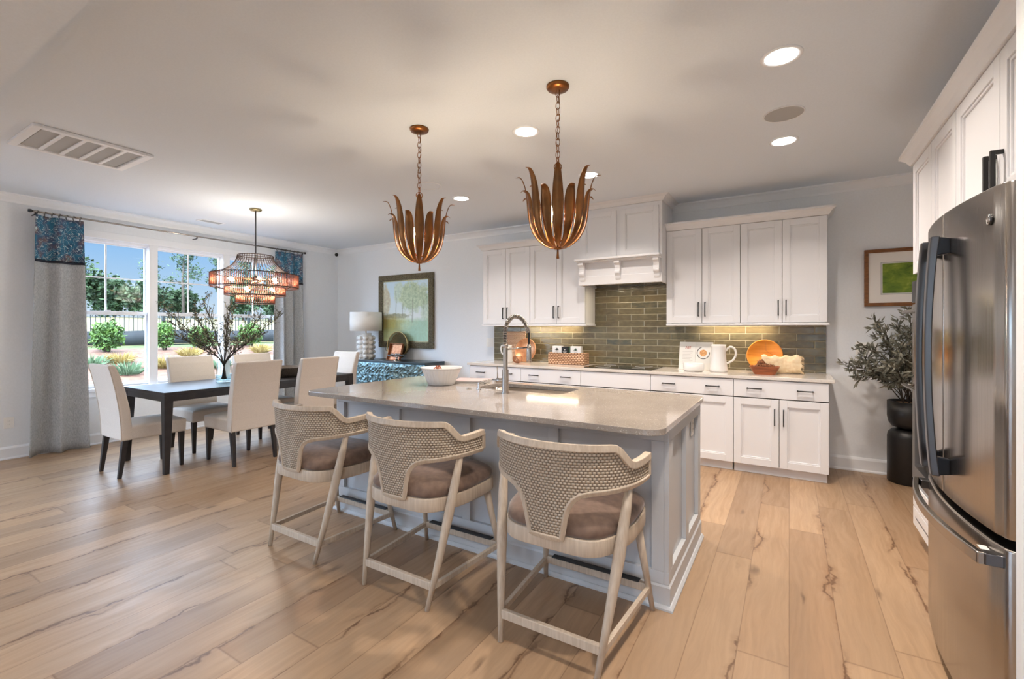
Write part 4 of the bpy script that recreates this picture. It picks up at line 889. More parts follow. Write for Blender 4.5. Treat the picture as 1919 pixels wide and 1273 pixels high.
# ================================================================== PENDANTS
def make_pendant(label, x, y):
    r = thing('pendant_light', label, 'pendant light', (x, y, ZC), group='bronze leaf pendants over the island')
    mk = lambda mb, nm, mt: mb.build(nm, mt, r)
    mk(MB().lathe([(.0001, ZC-.001), (.066, ZC-.001), (.066, ZC-.010), (.060, ZC-.020), (.03, ZC-.026), (.0001, ZC-.026)], (x, y, 0), 32), 'canopy', 'bronze')
    cn = MB(); z = ZC-.026; n_l = 12; L = (z-2.305)/n_l
    for i in range(n_l):
        zc = z-L*(i+.5); hh = L*.5+.0055; w_ = .0125; ax = (1, 0) if i % 2 == 0 else (0, 1)
        cn.tube([(x+ax[0]*w_*math.cos(2*PI*k_/14), y+ax[1]*w_*math.cos(2*PI*k_/14), zc+hh*math.sin(2*PI*k_/14)) for k_ in range(14)], .0023, 6, True)
    cn.tube([(x+.021*math.cos(2*PI*k_/20)*.86, y+.021*math.cos(2*PI*k_/20)*.5, 2.288+.021*math.sin(2*PI*k_/20)) for k_ in range(20)], .003, 6, True)
    cn.tube([(x+.006, y, ZC-.03), (x+.012, y+.004, 2.6), (x-.010, y-.004, 2.45), (x+.004, y, 2.31)], .0016, 5)
    mk(cn, 'chain', 'bronze')
    mk(MB().tube([(x, y, 2.268), (x, y, 2.245), (x, y, 1.815)], [.004, .007, .006], 10).sphere((x, y, 2.242), .011).lathe([(.0001, 1.81), (.02, 1.812), (.024, 1.82), (.012, 1.83), (.0001, 1.83)], (x, y, 0), 20), 'stem', 'bronze')
    mk(MB().lathe([(.0001, 1.759), (.0085, 1.76), (.006, 1.785), (.0045, 1.812), (.0001, 1.812)], (x, y, 0), 14), 'finial', 'bronze')
    N = 16
    for i in range(N):
        a = 2*PI*i/N+math.atan2(-2.405, 1.142); tall = i % 2 == 0; ca, sa = math.cos(a), math.sin(a)
        if tall: pr_ = [(.012, 1.818), (.06, 1.826), (.115, 1.868), (.150, 1.93), (.166, 2.01), (.175, 2.10), (.188, 2.175), (.214, 2.228), (.246, 2.232)]
        else: pr_ = [(.012, 1.819), (.058, 1.828), (.112, 1.872), (.146, 1.935), (.162, 2.01), (.170, 2.075), (.184, 2.118), (.208, 2.132), (.226, 2.118)]
        Q = bez([(p, q, 0) for p, q in pr_], 34); m_ = len(Q); vs = []; fs = []
        for j, p in enumerate(Q):
            t = j/(m_-1); w_ = .031*(min(1, .08+t*1.75) if t < .55 else max(0.02, 1-((t-.55)/.45)**1.45)); cup = w_*.22
            for s, c_ in ((-1, 0), (-.5, .75), (0, 1), (.5, .75), (1, 0)):
                rr_ = p.x+cup*c_; vs.append((x+rr_*ca-s*w_*sa, y+rr_*sa+s*w_*ca, p.y))
        for j in range(m_-1):
            for k_ in range(4): fs.append((5*j+k_, 5*j+k_+1, 5*j+6+k_, 5*j+5+k_))
        MB().add(vs, fs, True).build('metal_leaf', 'bronze', r, solid=.0016)
    for i in range(3):
        a = 2*PI*i/3+2.2; px, py = x+.055*math.cos(a), y+.055*math.sin(a)
        c_ = mk(MB().cyl((px, py, 0), .0095, 1.90, 1.99, 14), 'candle_sleeve', 'candle')
        MB().tube([(x, y, 1.85), ((x+px)/2, (y+py)/2, 1.865), (px, py, 1.90)], .004, 6).build('bracket', 'bronze', c_)
        MB().lathe([(.0001, 1.99), (.009, 1.992), (.0155, 2.012), (.012, 2.036), (.004, 2.06), (.0001, 2.064)], (px, py, 0), 14).build('bulb', 'bulb', c_)
    return r
p1 = make_pendant('bronze leaf pendant light over the right half of the island', -1.142, 2.405)
p2 = dup(p1, (-2.217, 2.420, ZC), .298, 'bronze leaf pendant light over the left half of the island')
for q in (p1, p2): lamp('pendant_glow', 'POINT', (0, 0, 2.0-ZC), 7, (1, .80, .58), q, shadow_soft_size=.03)

# ================================================================== CEILING FITTINGS
def can(x, y, label, power=CAN_POWER, color=WARM, ZC=ZC):
    r = thing('recessed_light', label, 'recessed light', (x, y, ZC), group='recessed ceiling lights')
    MB().lathe([(.076, ZC-.0005), (.076, ZC-.004), (.088, ZC-.006), (.097, ZC-.003), (.097, ZC-.0005)], (x, y, 0), 40).build('trim_ring', 'trim', r)
    MB().lathe([(.0001, ZC-.0035), (.076, ZC-.0035)], (x, y, 0), 40).build('lens', 'can', r)
    lamp('downlight_beam', 'AREA', (0, 0, -.012), power, color, r, shape='DISK', size=.13, spread=math.radians(130 if color == WARM else 160))
for x, y, l in ((-.035, 2.735, 'large recessed ceiling light nearest the refrigerator'), (-.035, 3.98, 'recessed ceiling light beyond the round speaker grille on the right'), (-1.60, 2.845, 'recessed ceiling light between the two pendant chains'),
                (-1.56, 3.95, 'recessed ceiling light in front of the range hood'), (-3.02, 3.95, 'recessed ceiling light above the left upper cabinets, right of the left pendant'), (-.035, 1.49, 'added unseen ceiling fill light above the bar stools')): can(x, y, l, CAN_POWER*(1.05 if y < 2 else 1))  # the last one is added out of view to brighten stools and island end
i = 0
for x in (-5.2, -2.6, .2):
    for y in (-3.2, -1.5):
        can(x, y, 'added unseen ceiling fill light in the living area behind the camera, %s %s' % (('window side', 'middle', 'right side')[[-5.2, -2.6, .2].index(x)], 'rear row' if y < -2 else 'front row'), FILL_POWER, NEUT if x > -5 else COOL, 2.65)  # unseen lights added behind the camera as room fill
for x, y, q, l in ((-.03, 3.475, .118, 'round flush speaker grille in the ceiling between two recessed lights'), (-3.015, 3.437, .115, 'faint round speaker grille in the ceiling behind the left pendant chain')):
    r = thing('ceiling_speaker', l, 'speaker', (x, y, ZC), group='flush ceiling speakers')
    MB().lathe([(q-.006, ZC-.0005), (q-.006, ZC-.006), (q, ZC-.006), (q, ZC-.0005)], (x, y, 0), 44).build('rim', 'trim', r)
    MB().lathe([(.0001, ZC-.004), (q-.006, ZC-.004)], (x, y, 0), 44).build('grille', 'vent_grey' if q > .116 else 'ceiling', r)
r = thing('return_air_grille', 'white rectangular return air grille with five grey filter panels in the ceiling', 'vent', (-4.69, 1.34, ZC))
x0, x1, y0, y1 = -5.0, -4.385, .99, 1.685
mb = MB(); mb.box(x0, x1, y0, y0+.05, ZC-.022, ZC-.0005).box(x0, x1, y1-.05, y1, ZC-.022, ZC-.0005).box(x0, x0+.045, y0+.05, y1-.05, ZC-.022, ZC-.0005).box(x1-.045, x1, y0+.05, y1-.05, ZC-.022, ZC-.0005)
for i in range(1, 5): yy_ = y0+.05+(y1-y0-.1)*i/5; mb.box(x0+.045, x1-.045, yy_-.012, yy_+.012, ZC-.020, ZC-.0005)
mb.build('frame', 'trim', r, bevel=.004)
for i in range(5): a = y0+.05+(y1-y0-.1)*i/5; MB().box(x0+.045, x1-.045, a+.012, a+(y1-y0-.1)/5-.012, ZC-.010, ZC-.001).build('filter_panel', 'vent_grey', r)
r = thing('supply_vent', 'small slim white supply vent in the ceiling above the curtain rod', 'vent', (-6.48, 3.12, ZC))
mb = MB(); mb.box(-6.56, -6.40, 2.97, 3.27, ZC-.006, ZC-.0005).build('frame', 'trim', r, bevel=.002)
MB().box(-6.53, -6.43, 3.0, 3.24, ZC-.007, ZC-.0058).build('louvers', 'vent_grey', r)
r = thing('motion_sensor', 'small black sensor in the upper corner above the lamp', 'sensor', (-6.86, 5.37, 2.66))
MB().sphere((-6.83, 5.34, 2.655), .03).build('sensor_head', 'black', r); MB().tube([(-6.93, 5.40, 2.66), (-6.84, 5.345, 2.66)], .01, 10).build('bracket', 'black', r)

# ================================================================== CURTAINS
CXX = XL+.112
r = thing('curtain_rod', 'thin grey curtain rod above the triple window', 'curtain rod', (CXX, 3.1, 2.595))
MB().tube([(CXX, 1.53, 2.595), (CXX, 4.71, 2.595)], .011, 12).build('rod', 'nickel', r)
for y in (1.52, 4.72): MB().lathe([(.0001, -.018), (.016, -.014), (.018, 0), (.016, .014), (.0001, .018)], (CXX, y, 2.595), 14).build('finial', 'steel_dark', r)
for y in (1.56, 3.11, 4.68): MB().tube([(XL+.001, y, 2.565), (CXX, y, 2.565), (CXX, y, 2.584)], .007, 8).build('bracket', 'steel_dark', r)
def curtain(label, y0, y1, y0b, y1b, seed, nf):
    r = thing('curtain', label, 'curtain', (CXX, (y0+y1)/2, 0), group='grey linen curtains with patterned headers'); rn = random.Random(seed); ph = [rn.uniform(0, 6) for _ in range(3)]
    def sheet(z0, z1, nz, amp0, nm, mt, extra=0.0):
        def fn(u, v):
            z = z0+(z1-z0)*v; t = 1-z/2.56; a = y0+(y0b-y0)*t; b_ = y1+(y1b-y1)*t
            amp = amp0*(.55+.75*t); w_ = u*nf*2*PI
            x = CXX+amp*math.sin(w_+ph[0]+.25*math.sin(w_*.5+ph[1]))+amp*.35*math.sin(w_*.5+ph[2]+t*.8)+extra
            y = a+(b_-a)*u+.018*math.cos(w_*1.0+ph[0])*t
            return (x, y, z)
        return MB().grid(fn, 110, nz).build(nm, mt, r, solid=.006)
    sheet(.008, 2.085, 24, .047, 'linen_panel', 'curtain'); sheet(2.085, 2.56, 10, .047, 'patterned_header', 'header'); sheet(2.066, 2.092, 3, .047, 'trim_band', 'trimband', .006)
    for i in range(7):
        y = y0+.02+(y1-y0-.04)*i/6
        MB().tube([(CXX+.020*math.cos(t*PI/9), y+.004*math.sin(t*PI/9), 2.588+.020*math.sin(t*PI/9)) for t in range(18)], .0028, 6, True).tube([(CXX, y, 2.568), (CXX, y, 2.55)], .003, 6).build('ring', 'steel_dark', r)
curtain('grey linen curtain with blue patterned header at the left end of the window', 1.555, 1.94, 1.50, 1.985, 3, 2.0)
curtain('grey linen curtain with patterned header at the far end of the window, near the corner', 4.225, 4.685, 4.20, 4.735, 5, 3.0)

# ================================================================== SIDEBOARD WALL
KX0, KX1, KY0, KY1, KZ = -5.93, -4.467, 4.99, 5.43, .862
r = thing('sideboard', 'teal sideboard with rippled sculpted front against the back wall', 'sideboard', ((KX0+KX1)/2, 5.21, 0))
MB().box(KX0, KX1, KY0+.02, KY1, .06, KZ-.03).build('body', 'consoledark', r, bevel=.003)
MB().box(KX0-.004, KX1+.004, KY0-.004, KY1, KZ-.03, KZ).build('top', 'consoledark', r, bevel=.003)
MB().box(KX0+.03, KX1-.03, KY0+.06, KY1-.02, 0, .06).build('plinth', 'consoledark', r)
def ripple(u, v):
    x = KX0+.004+(KX1-KX0-.008)*u; z = .064+(KZ-.03-.068)*v
    p = Vector((x*15+.35*math.sin(z*30), z*17+.3*math.sin(x*26), 1.7)); d, _ = mnoise.voronoi(p); e_ = d[1]-d[0]
    h = max(0, 1-e_*2.6); cr_ = .5-min(d[0], .6)
    edge = min(1, 14*min(u, 1-u, v, 1-v))
    return (x, KY0+.018-edge*(.020*h+.004*cr_), z)
MB().grid(ripple, 230, 130).build('sculpted_front', 'teal', r)
LX, LY = -5.858, 5.145
r = thing('table_lamp', 'white bubble ceramic table lamp with drum shade on the sideboard', 'lamp', (LX, LY, KZ))
mb = MB(); mb.cyl((LX, LY, 0), .112, KZ+.001, KZ+.385, 36); mb.cyl((LX, LY, 0), .085, KZ+.385, KZ+.42, 28)
for j in range(5):
    for i in range(8): a = 2*PI*i/8; mb.sphere((LX+.104*math.cos(a), LY+.104*math.sin(a), KZ+.045+.074*j), (.044, .044, .037), 14, 9)
mb.build('bubble_base', 'white_ceramic', r)
MB().tube([(LX, LY, KZ+.42), (LX, LY, KZ+.50)], .008, 10).build('neck', 'gold', r)
MB().lathe([(.244, KZ+.455), (.248, KZ+.455), (.248, KZ+.755), (.244, KZ+.755), (.244, KZ+.455)], (LX, LY, 0), 48).build('lamp_shade', 'lampshade', r)
r = thing('round_basket', 'shallow round openwork wire basket leaning on the wall on the sideboard', 'basket', (-5.33, 5.31, KZ))
bx, by, bz, br = -5.33, 5.385, KZ+.222, .215; tl_ = math.radians(6)
T = lambda a, q, d: (bx+q*math.cos(a), by-d*math.cos(tl_)+q*math.sin(a)*math.sin(tl_)*.9-.03+.0, bz+q*math.sin(a)*math.cos(tl_)+d*math.sin(tl_))
mb = MB(); N = 48
mb.tube([T(2*PI*i/N, br, .05) for i in range(N)], .005, 6, True)
rim = mb.build('rim', 'gold', r); mb = MB(); mb.add([T(2*PI*i/N, br*.95, .0) for i in range(N)]+[T(2*PI*i/N, br*.95, -.006) for i in range(N)], [tuple(range(N)), tuple(range(N, 2*N))[::-1]]+[(i, N+i, N+(i+1) % N, (i+1) % N) for i in range(N)]); mb.build('woven_back', 'basketdisc', r); mb = MB()
for j in range(7): mb.tube([T(2*PI*i/N, br*(.93+.07*j/6), .008+.04*j/6) for i in range(N)], .002, 4, True)
for i in range(90): a = 2*PI*i/90; mb.tube([T(a, br*.12, 0), T(a, br*.93, .008), T(a+.05, br, .05)], .002, 4)
for q in [.12+.08*k_ for k_ in range(10)]: mb.tube([T(2*PI*i/N, br*q, .003) for i in range(N)], .002, 4, True)
mb.build('wire_weave', 'antique_brass', r)
for s in (-1, 1): MB().tube([(T(PI/2+s*PI/2, br, .05)[0]-s*.0-s*.05*math.sin(t*PI/12), T(PI/2+s*PI/2, br, .05)[1], bz+.06*math.cos(t*PI/12)-.03) for t in range(13)], .004, 6).build('handle', 'black', r)
r = thing('copper_tray', 'rectangular copper tray standing upright before the round basket', 'tray', (-5.24, 5.17, KZ))
q = lambda a, h, d: (-5.275+a+.02*h, 5.19+.075*h/.25-d, KZ+.002+h)
mb = MB()
o_ = [(-.13, 0), (.13, 0), (.13, .25), (-.13, .25)]
mb.hexa([q(-.13, 0, 0), q(.13, 0, 0), q(.13, 0, -.008), q(-.13, 0, -.008)], [q(-.13, .25, 0), q(.13, .25, 0), q(.13, .25, -.008), q(-.13, .25, -.008)])
mb.build('back', 'tablecopper', r); mb = MB()
mb.tube([q(a, h, .035) for a, h in ((-.135, .006), (.135, .006), (.135, .255), (-.135, .255))], .006, 6, True)
for (a, h), (c_, g_) in zip(o_, o_[1:]+o_[:1]): mb.add([q(a, h, 0), q(c_, g_, 0), q(c_*1.03, .125+(g_-.125)*1.03, .035), q(a*1.03, .125+(h-.125)*1.03, .035)], [(0, 1, 2, 3)])
mb.build('rim', 'tablecopper', r)
r = thing('pedestal_dish', 'hammered silver pedestal dish on the sideboard in front of the copper tray', 'dish', (-5.065, 5.035, KZ))
MB().lathe([(.0001, KZ+.001), (.05, KZ+.001), (.045, KZ+.01), (.014, KZ+.03), (.012, KZ+.055), (.03, KZ+.066), (.0001, KZ+.066)], (-5.065, 5.035, 0), 28).build('foot', 'chrome', r)
MB().lathe([(.0001, KZ+.067), (.05, KZ+.067), (.11, KZ+.078), (.150, KZ+.098), (.144, KZ+.101), (.10, KZ+.088), (.0001, KZ+.078)], (-5.065, 5.035, 0), 40).build('shallow_bowl', 'silver', r)
mb = MB(); rn = random.Random(4)
for _ in range(14): a = rn.uniform(0, 6.28); q_ = rn.uniform(.01, .09); mb.sphere((-5.065+q_*math.cos(a), 5.035+q_*math.sin(a), KZ+.098+rn.uniform(0, .008)), .016, 8, 6)
mb.build('beads', 'silver', r)
PX0, PX1, PZ0, PZ1 = -5.86, -4.675, 1.045, 2.225
r = thing('framed_painting', 'pale landscape painting in a wide antique frame above the sideboard', 'painting', ((PX0+PX1)/2, YW, (PZ0+PZ1)/2))
mb = MB(); fw = .095
for a in ((PX0, PX1, PZ1-fw, PZ1), (PX0, PX1, PZ0, PZ0+fw), (PX0, PX0+fw, PZ0+fw, PZ1-fw), (PX1-fw, PX1, PZ0+fw, PZ1-fw)): mb.box(a[0], a[1], YW-.045, YW-.002, a[2], a[3])
mb.build('frame', 'frame_old', r, bevel=.012, seg=3)
mb = MB(); g_ = .014
for a in ((PX0+fw, PX1-fw, PZ1-fw-g_, PZ1-fw), (PX0+fw, PX1-fw, PZ0+fw, PZ0+fw+g_), (PX0+fw, PX0+fw+g_, PZ0+fw, PZ1-fw), (PX1-fw-g_, PX1-fw, PZ0+fw, PZ1-fw)): mb.box(a[0], a[1], YW-.034, YW-.002, a[2], a[3])
mb.build('inner_fillet', 'antique_brass', r)
ar = MB().box(0, PX1-PX0-2*fw-2*g_, -.006, 0, 0, PZ1-PZ0-2*fw-2*g_).build('canvas', 'art_trees', r, world=False); ar.location = (PX0+fw+g_-(PX0+PX1)/2, -.022, PZ0+fw+g_-(PZ0+PZ1)/2)
# right framed print
QX0, QX1, QZ0, QZ1 = .605, 1.27, 1.563, 2.093
r = thing('framed_print', 'green abstract print with wide white mat in a walnut frame', 'picture', ((QX0+QX1)/2, YW, (QZ0+QZ1)/2))
mb = MB(); fw = .032
for a in ((QX0, QX1, QZ1-fw, QZ1), (QX0, QX1, QZ0, QZ0+fw), (QX0, QX0+fw, QZ0+fw, QZ1-fw), (QX1-fw, QX1, QZ0+fw, QZ1-fw)): mb.box(a[0], a[1], YW-.03, YW-.002, a[2], a[3])
mb.build('frame', 'frame_wood', r, bevel=.003)
MB().box(QX0+fw, QX1-fw, YW-.016, YW-.004, QZ0+fw, QZ1-fw).build('mat', 'mat_board', r)
MB().box(QX0+.122, QX1-.122, YW-.0175, YW-.016, QZ0+.106, QZ1-.122).build('mat_edge', 'ink_grey', r)
MB().box(QX0+.128, QX1-.128, YW-.0185, YW-.0175, QZ0+.112, QZ1-.128).build('mat_bevel', 'paper', r)
MB().box(QX0+.136, QX1-.136, YW-.0195, YW-.0185, QZ0+.120, QZ1-.136).build('print', 'art_green', r)
# potted olive
OX, OY = .90, 5.27
r = thing('drum_stand', 'matt black rounded drum stand on the floor under the pot', 'stand', (OX, OY, 0))
MB().lathe([(.0001, .001), (.142, .001), (.15, .01), (.15, .40), (.143, .435), (.12, .46), (.07, .472), (.0001, .474)], (OX, OY, 0), 44).build('drum', 'blackpot', r)
r = thing('planter', 'matt black round-bottomed planter standing on the black drum', 'planter', (OX, OY, .475))
MB().lathe([(.0001, .4745), (.07, .475), (.118, .492), (.142, .53), (.15, .58), (.15, .715), (.140, .715), (.138, .60), (.0001, .58)], (OX, OY, 0), 44).build('pot', 'blackpot', r)
MB().lathe([(.137, .685), (.09, .70), (.0001, .712)], (OX, OY, 0), 30).build('moss', 'soil', r)
r = thing('olive_branches', 'spreading grey-green olive branches growing from the black planter', 'plant', (OX, OY, .70))
rn = random.Random(21); st_ = MB(); lf = MB()
ends = [(.44, 5.0, 1.02), (.52, 5.13, .93), (.58, 5.08, 1.19), (.66, 5.22, 1.42), (.72, 5.10, 1.31), (.80, 5.0, 1.18), (.62, 5.02, .98), (.70, 4.92, 1.06), (.90, 5.18, 1.50), (.98, 5.30, 1.45), (1.1, 5.2, 1.35), (1.18, 5.1, 1.15), (.84, 5.32, 1.38), (1.0, 5.0, 1.22), (.76, 5.05, .90), (1.14, 5.30, 1.05), (.92, 4.93, 1.02), (.55, 5.2, 1.08)]
def leaf_long(mb, p, d, L, w_):
    d = Vector(d).normalized(); s_ = d.orthogonal().normalized(); a = rn.uniform(0, 6.28); s_ = s_*math.cos(a)+d.cross(s_)*math.sin(a); n_ = d.cross(s_); p = Vector(p)
    mb.add([p, p+d*L*.35+s_*w_+n_*L*.05, p+d*L*.72+s_*w_*.75+n_*L*.02, p+d*L-n_*L*.06, p+d*L*.72-s_*w_*.75+n_*L*.02, p+d*L*.35-s_*w_+n_*L*.05], [(0, 1, 5), (1, 2, 4, 5), (2, 3, 4)])
for ex_ in ends:
    e_ = Vector(ex_); b0 = Vector((OX+rn.uniform(-.05, .05), OY+rn.uniform(-.05, .05), .70)); md = b0.lerp(e_, .5)+Vector((0, 0, .10)); P = bez([b0, md, e_], 22); m_ = len(P)
    st_.tube(P, [.005-.0035*i/m_ for i in range(m_)], 5)
    for i in range(6, m_):
        d = (P[i]-P[i-1]).normalized()
        for _ in range(3):
            o_ = Vector((rn.uniform(-1, 1), rn.uniform(-1, 1), rn.uniform(-1, 1))).normalized(); dd = (d*.7+o_*.8).normalized()
            if rn.random() < .35:
                L = rn.uniform(.05, .12); st_.tube([P[i], P[i]+dd*L], [.002, .001], 4)
                for k_ in range(6): leaf_long(lf, P[i]+dd*L*rn.uniform(.2, 1), dd+Vector((rn.uniform(-1, 1), rn.uniform(-1, 1), rn.uniform(-1, 1)))*.7, rn.uniform(.045, .075), .0075)
            else: leaf_long(lf, P[i], dd, rn.uniform(.045, .08), .008)
st_.build('stems', 'bark', r); lf.build('leaves', 'leaf_olive', r)

# ================================================================== THINGS ON THE WALL COUNTER
CT = .9145
r = thing('woven_tray', 'pale woven rectangular tray leaning on the tiles behind the faucet', 'tray', (-3.19, 5.36, CT))
mb = MB(); mb.hexa([(-3.335, 5.335, CT), (-3.045, 5.335, CT), (-3.045, 5.352, CT), (-3.335, 5.352, CT)], [(-3.335, 5.412, CT+.40), (-3.045, 5.412, CT+.40), (-3.045, 5.429, CT+.40), (-3.335, 5.429, CT+.40)])
mb.build('woven_panel', 'wickertray', r, bevel=.003)
pth = [(-3.335, 5.340, CT+.006), (-3.045, 5.340, CT+.006), (-3.045, 5.415, CT+.394), (-3.335, 5.415, CT+.394)]
MB().tube([Vector(p)-Vector((0, .006, 0)) for p in pth], .007, 8, True).build('edge', 'wickertray', r)
def round_board(name, label, cat, x, y, rad, tilt, th, mt, lipmt=None, extra=None):
    r = thing(name, label, cat, (x, y, CT)); t = math.radians(tilt); mb = MB(); N = 48
    f = lambda a, q, d: (x+q*math.cos(a), y+(rad+q*math.sin(a))*math.sin(t)-d*math.cos(t), CT+.002+(rad+q*math.sin(a))*math.cos(t)+d*math.sin(t))
    prof = [(.0001, 0), (rad*.97, 0), (rad, th*.3), (rad, th*.85), (rad*.985, th), (rad*.94, th), (rad*.90, th*.55), (.0001, th*.5)]
    vs = [f(2*PI*i/N, q, d) for q, d in prof for i in range(N)]
    mb.add(vs, [(j*N+i, j*N+(i+1) % N, (j+1)*N+(i+1) % N, (j+1)*N+i) for j in range(len(prof)-1) for i in range(N)], True); mb.build('dish', mt, r)
    return r, f
r, f = round_board('copper_plate', 'round copper plate leaning in front of the woven tray on the wall counter', 'plate', -2.985, 5.26, .158, 14, .018, 'copperplate')
r, f = round_board('wooden_plate', 'round orange wooden plate leaning on the tiles behind the folded cotton cloth', 'plate', -.217, 5.345, .165, 12, .022, 'orange_wood')
mb = MB(); mb.tube(bez([f(1.5, .14, .0125), f(1.45, .08, .0125), f(1.2, .05, .0125), f(.3, .06, .0125), f(-.1, .11, .0125)], 24), .0012, 5); mb.build('grain_crack', 'brownbowl', r)
r = thing('pitcher', 'tall white ceramic pitcher with pierced handle behind the faucet', 'pitcher', (-3.13, 5.08, CT))
MB().lathe([(.0001, CT), (.05, CT), (.056, CT+.02), (.052, CT+.12), (.044, CT+.20), (.048, CT+.225), (.043, CT+.225), (.040, CT+.20), (.047, CT+.1), (.045, CT+.02), (.0001, CT+.015)], (-3.12, 5.08, 0), 32).build('jug', 'white_ceramic', r)
MB().tube(bez([(-3.16, 5.065, CT+.19), (-3.20, 5.055, CT+.215), (-3.215, 5.05, CT+.18), (-3.20, 5.055, CT+.12), (-3.165, 5.065, CT+.09)], 20), .010, 8).build('handle', 'white_ceramic', r)
r = thing('wire_fruit_bowl', 'small copper wire ball basket on the wall counter left of the copper plate', 'wire basket', (-2.93, 5.0, CT))
mb = MB(); c_ = (-2.945, 5.02, CT+.062)
for i in range(14):
    a = PI*i/14; mb.tube([(c_[0]+.062*math.sin(t)*math.cos(a+.5*math.sin(t)), c_[1]+.062*math.sin(t)*math.sin(a+.5*math.sin(t)), c_[2]-.0585*math.cos(t)) for t in [-2.1+4.2*k_/20 for k_ in range(21)]], .0026, 5)
mb.build('wire_cage', 'tablecopper', r)
# seagrass basket with boxes
r = thing('woven_basket', 'low woven seagrass basket of boxes left of the cooktop', 'basket', (-2.35, 5.25, CT))
bx0, bx1, by0, by1, bh = -2.59, -2.11, 5.17, 5.34, .135
mb = MB(); t_ = .014
mb.box(bx0, bx1, by0, by0+t_, CT, CT+bh).box(bx0, bx1, by1-t_, by1, CT, CT+bh).box(bx0, bx0+t_, by0+t_, by1-t_, CT, CT+bh).box(bx1-t_, bx1, by0+t_, by1-t_, CT, CT+bh).box(bx0+t_, bx1-t_, by0+t_, by1-t_, CT, CT+.012)
mb.build('woven_wall', 'wicker', r, bevel=.007, seg=3)
MB().tube([(bx0+.007, by0+.007, CT+bh), (bx1-.007, by0+.007, CT+bh), (bx1-.007, by1-.007, CT+bh), (bx0+.007, by1-.007, CT+bh)], .009, 8, True).build('rim', 'wicker', r)
for x0, x1, y0, y1, hh, mt, lab in ((-2.545, -2.42, 5.20, 5.26, .222, 'boxwhite', 'white box with grey emblem in the woven basket'), (-2.415, -2.335, 5.20, 5.26, .217, 'boxblack', 'black box in the middle of the woven basket'), (-2.33, -2.305, 5.21, 5.27, .217, 'boxgreen', 'narrow dark green box beside the black box in the basket'), (-2.30, -2.165, 5.20, 5.26, .222, 'boxwhite', 'white box with green emblem in the woven basket')):
    r = thing('tea_box', lab, 'box', ((x0+x1)/2, (y0+y1)/2, CT), group='boxes in the woven basket')
    MB().box(x0, x1, y0, y1, CT+.0125, CT+hh).build('carton', mt, r, bevel=.002)
    if mt != 'boxgreen':
        xm = (x0+x1)/2; ink = 'ink_dark' if 'grey' in lab else ('paper' if mt == 'boxblack' else 'boxgreen')
        mb = MB(); mb.tube([(xm, y0-.0008, CT+hh-.038), (xm, y0, CT+hh-.038)], .015 if mt == 'boxwhite' else .007, 20)
        if mt == 'boxwhite':
            for s in (-1, 1): mb.prism([(xm+s*.006, CT+hh-.048), (xm+s*.026, CT+hh-.050), (xm+s*.022, CT+hh-.040)], y0-.0008, y0, 'y')
        mb.build('emblem', ink, r)
        mb = MB()
        for k_, wd in enumerate((.026, .02)): mb.box(xm-wd, xm+wd, y0-.0007, y0, CT+hh-.062-.010*k_, CT+hh-.058-.010*k_)
        mb.build('printed_lines', 'ink_grey' if mt == 'boxwhite' else 'paper', r)
# open cookbook on a stand
r = thing('cookbook', 'open white cookbook propped upright right of the cooktop', 'book', (-.87, 5.27, CT))
tilt = .075/.29
def page(a, h, d): return (a, 5.235+tilt*h-d, CT+.004+h)
mb = MB(); mb.hexa([page(-1.035, 0, 0), page(-.868, 0, 0), page(-.868, 0, -.012), page(-1.035, 0, -.012)], [page(-1.035, .29, 0), page(-.868, .29, 0), page(-.868, .29, -.012), page(-1.035, .29, -.012)]); lp = mb.build('left_page', 'paper', r)
mb = MB(); mb.hexa([page(-.866, 0, 0), page(-.695, 0, .0), page(-.695, 0, -.012), page(-.866, 0, -.012)], [page(-.866, .29, 0), page(-.695, .29, 0), page(-.695, .29, -.012), page(-.866, .29, -.012)]); rp_ = mb.build('right_page', 'paper', r)
MB().box(-1.04, -.69, 5.21, 5.30, CT, CT+.0035).build('stand_ledge', 'paper', r)
mb = MB()
for i in range(9): h = .185-.016*i; mb.hexa([page(-1.0, h, .0008), page(-.895-.012*(i % 3), h, .0008), page(-.895-.012*(i % 3), h, 0), page(-1.0, h, 0)], [page(-1.0, h+.004, .0008), page(-.895-.012*(i % 3), h+.004, .0008), page(-.895-.012*(i % 3), h+.004, 0), page(-1.0, h+.004, 0)])
mb.build('text_lines', 'ink_grey', lp)
def lettering(txt, size, loc, mt, par, root):
    cu = bpy.data.curves.new('lettering', 'FONT'); cu.body = txt; cu.size = size; cu.extrude = .0004; cu.align_x = 'CENTER'; t_ = bpy.data.objects.new('lettering', cu); C.objects.link(t_); bpy.context.view_layer.update(); me = bpy.data.meshes.new_from_object(t_.evaluated_get(bpy.context.evaluated_depsgraph_get())); bpy.data.objects.remove(t_); me.materials.clear(); me.materials.append(M[mt]); o = bpy.data.objects.new('lettering', me); C.objects.link(o); o.parent = par
    o.location = Vector(loc)-Vector(root.location); o.rotation_euler = (PI/2-math.atan(tilt), 0, 0); return o
lettering('AIE', .044, page(-.945, .215, .001), 'ink_red', lp, r); lettering('A2F', .05, page(-.815, .03, .001), 'ink_dark', rp_, r)
mb = MB(); mb.tube([page(-.79+.062*math.cos(t*PI/20), .175+.062*math.sin(t*PI/20), .001) for t in range(12, 42)], .0035, 6).build('plate_outline', 'ink_dark', rp_)
mb = MB(); mb.prism([(-.79+.036*math.cos(t*PI/10), 0+.036*math.sin(t*PI/10)) for t in range(20)], 0, .001, 'z'); mb.v = [page(x, .175+y, z) for x, y, z in mb.v]; mb.build('food_picture', 'food', rp_)
r = thing('serving_bowl', 'small round white bowl in front of the cookbook', 'bowl', (-.85, 5.06, CT))
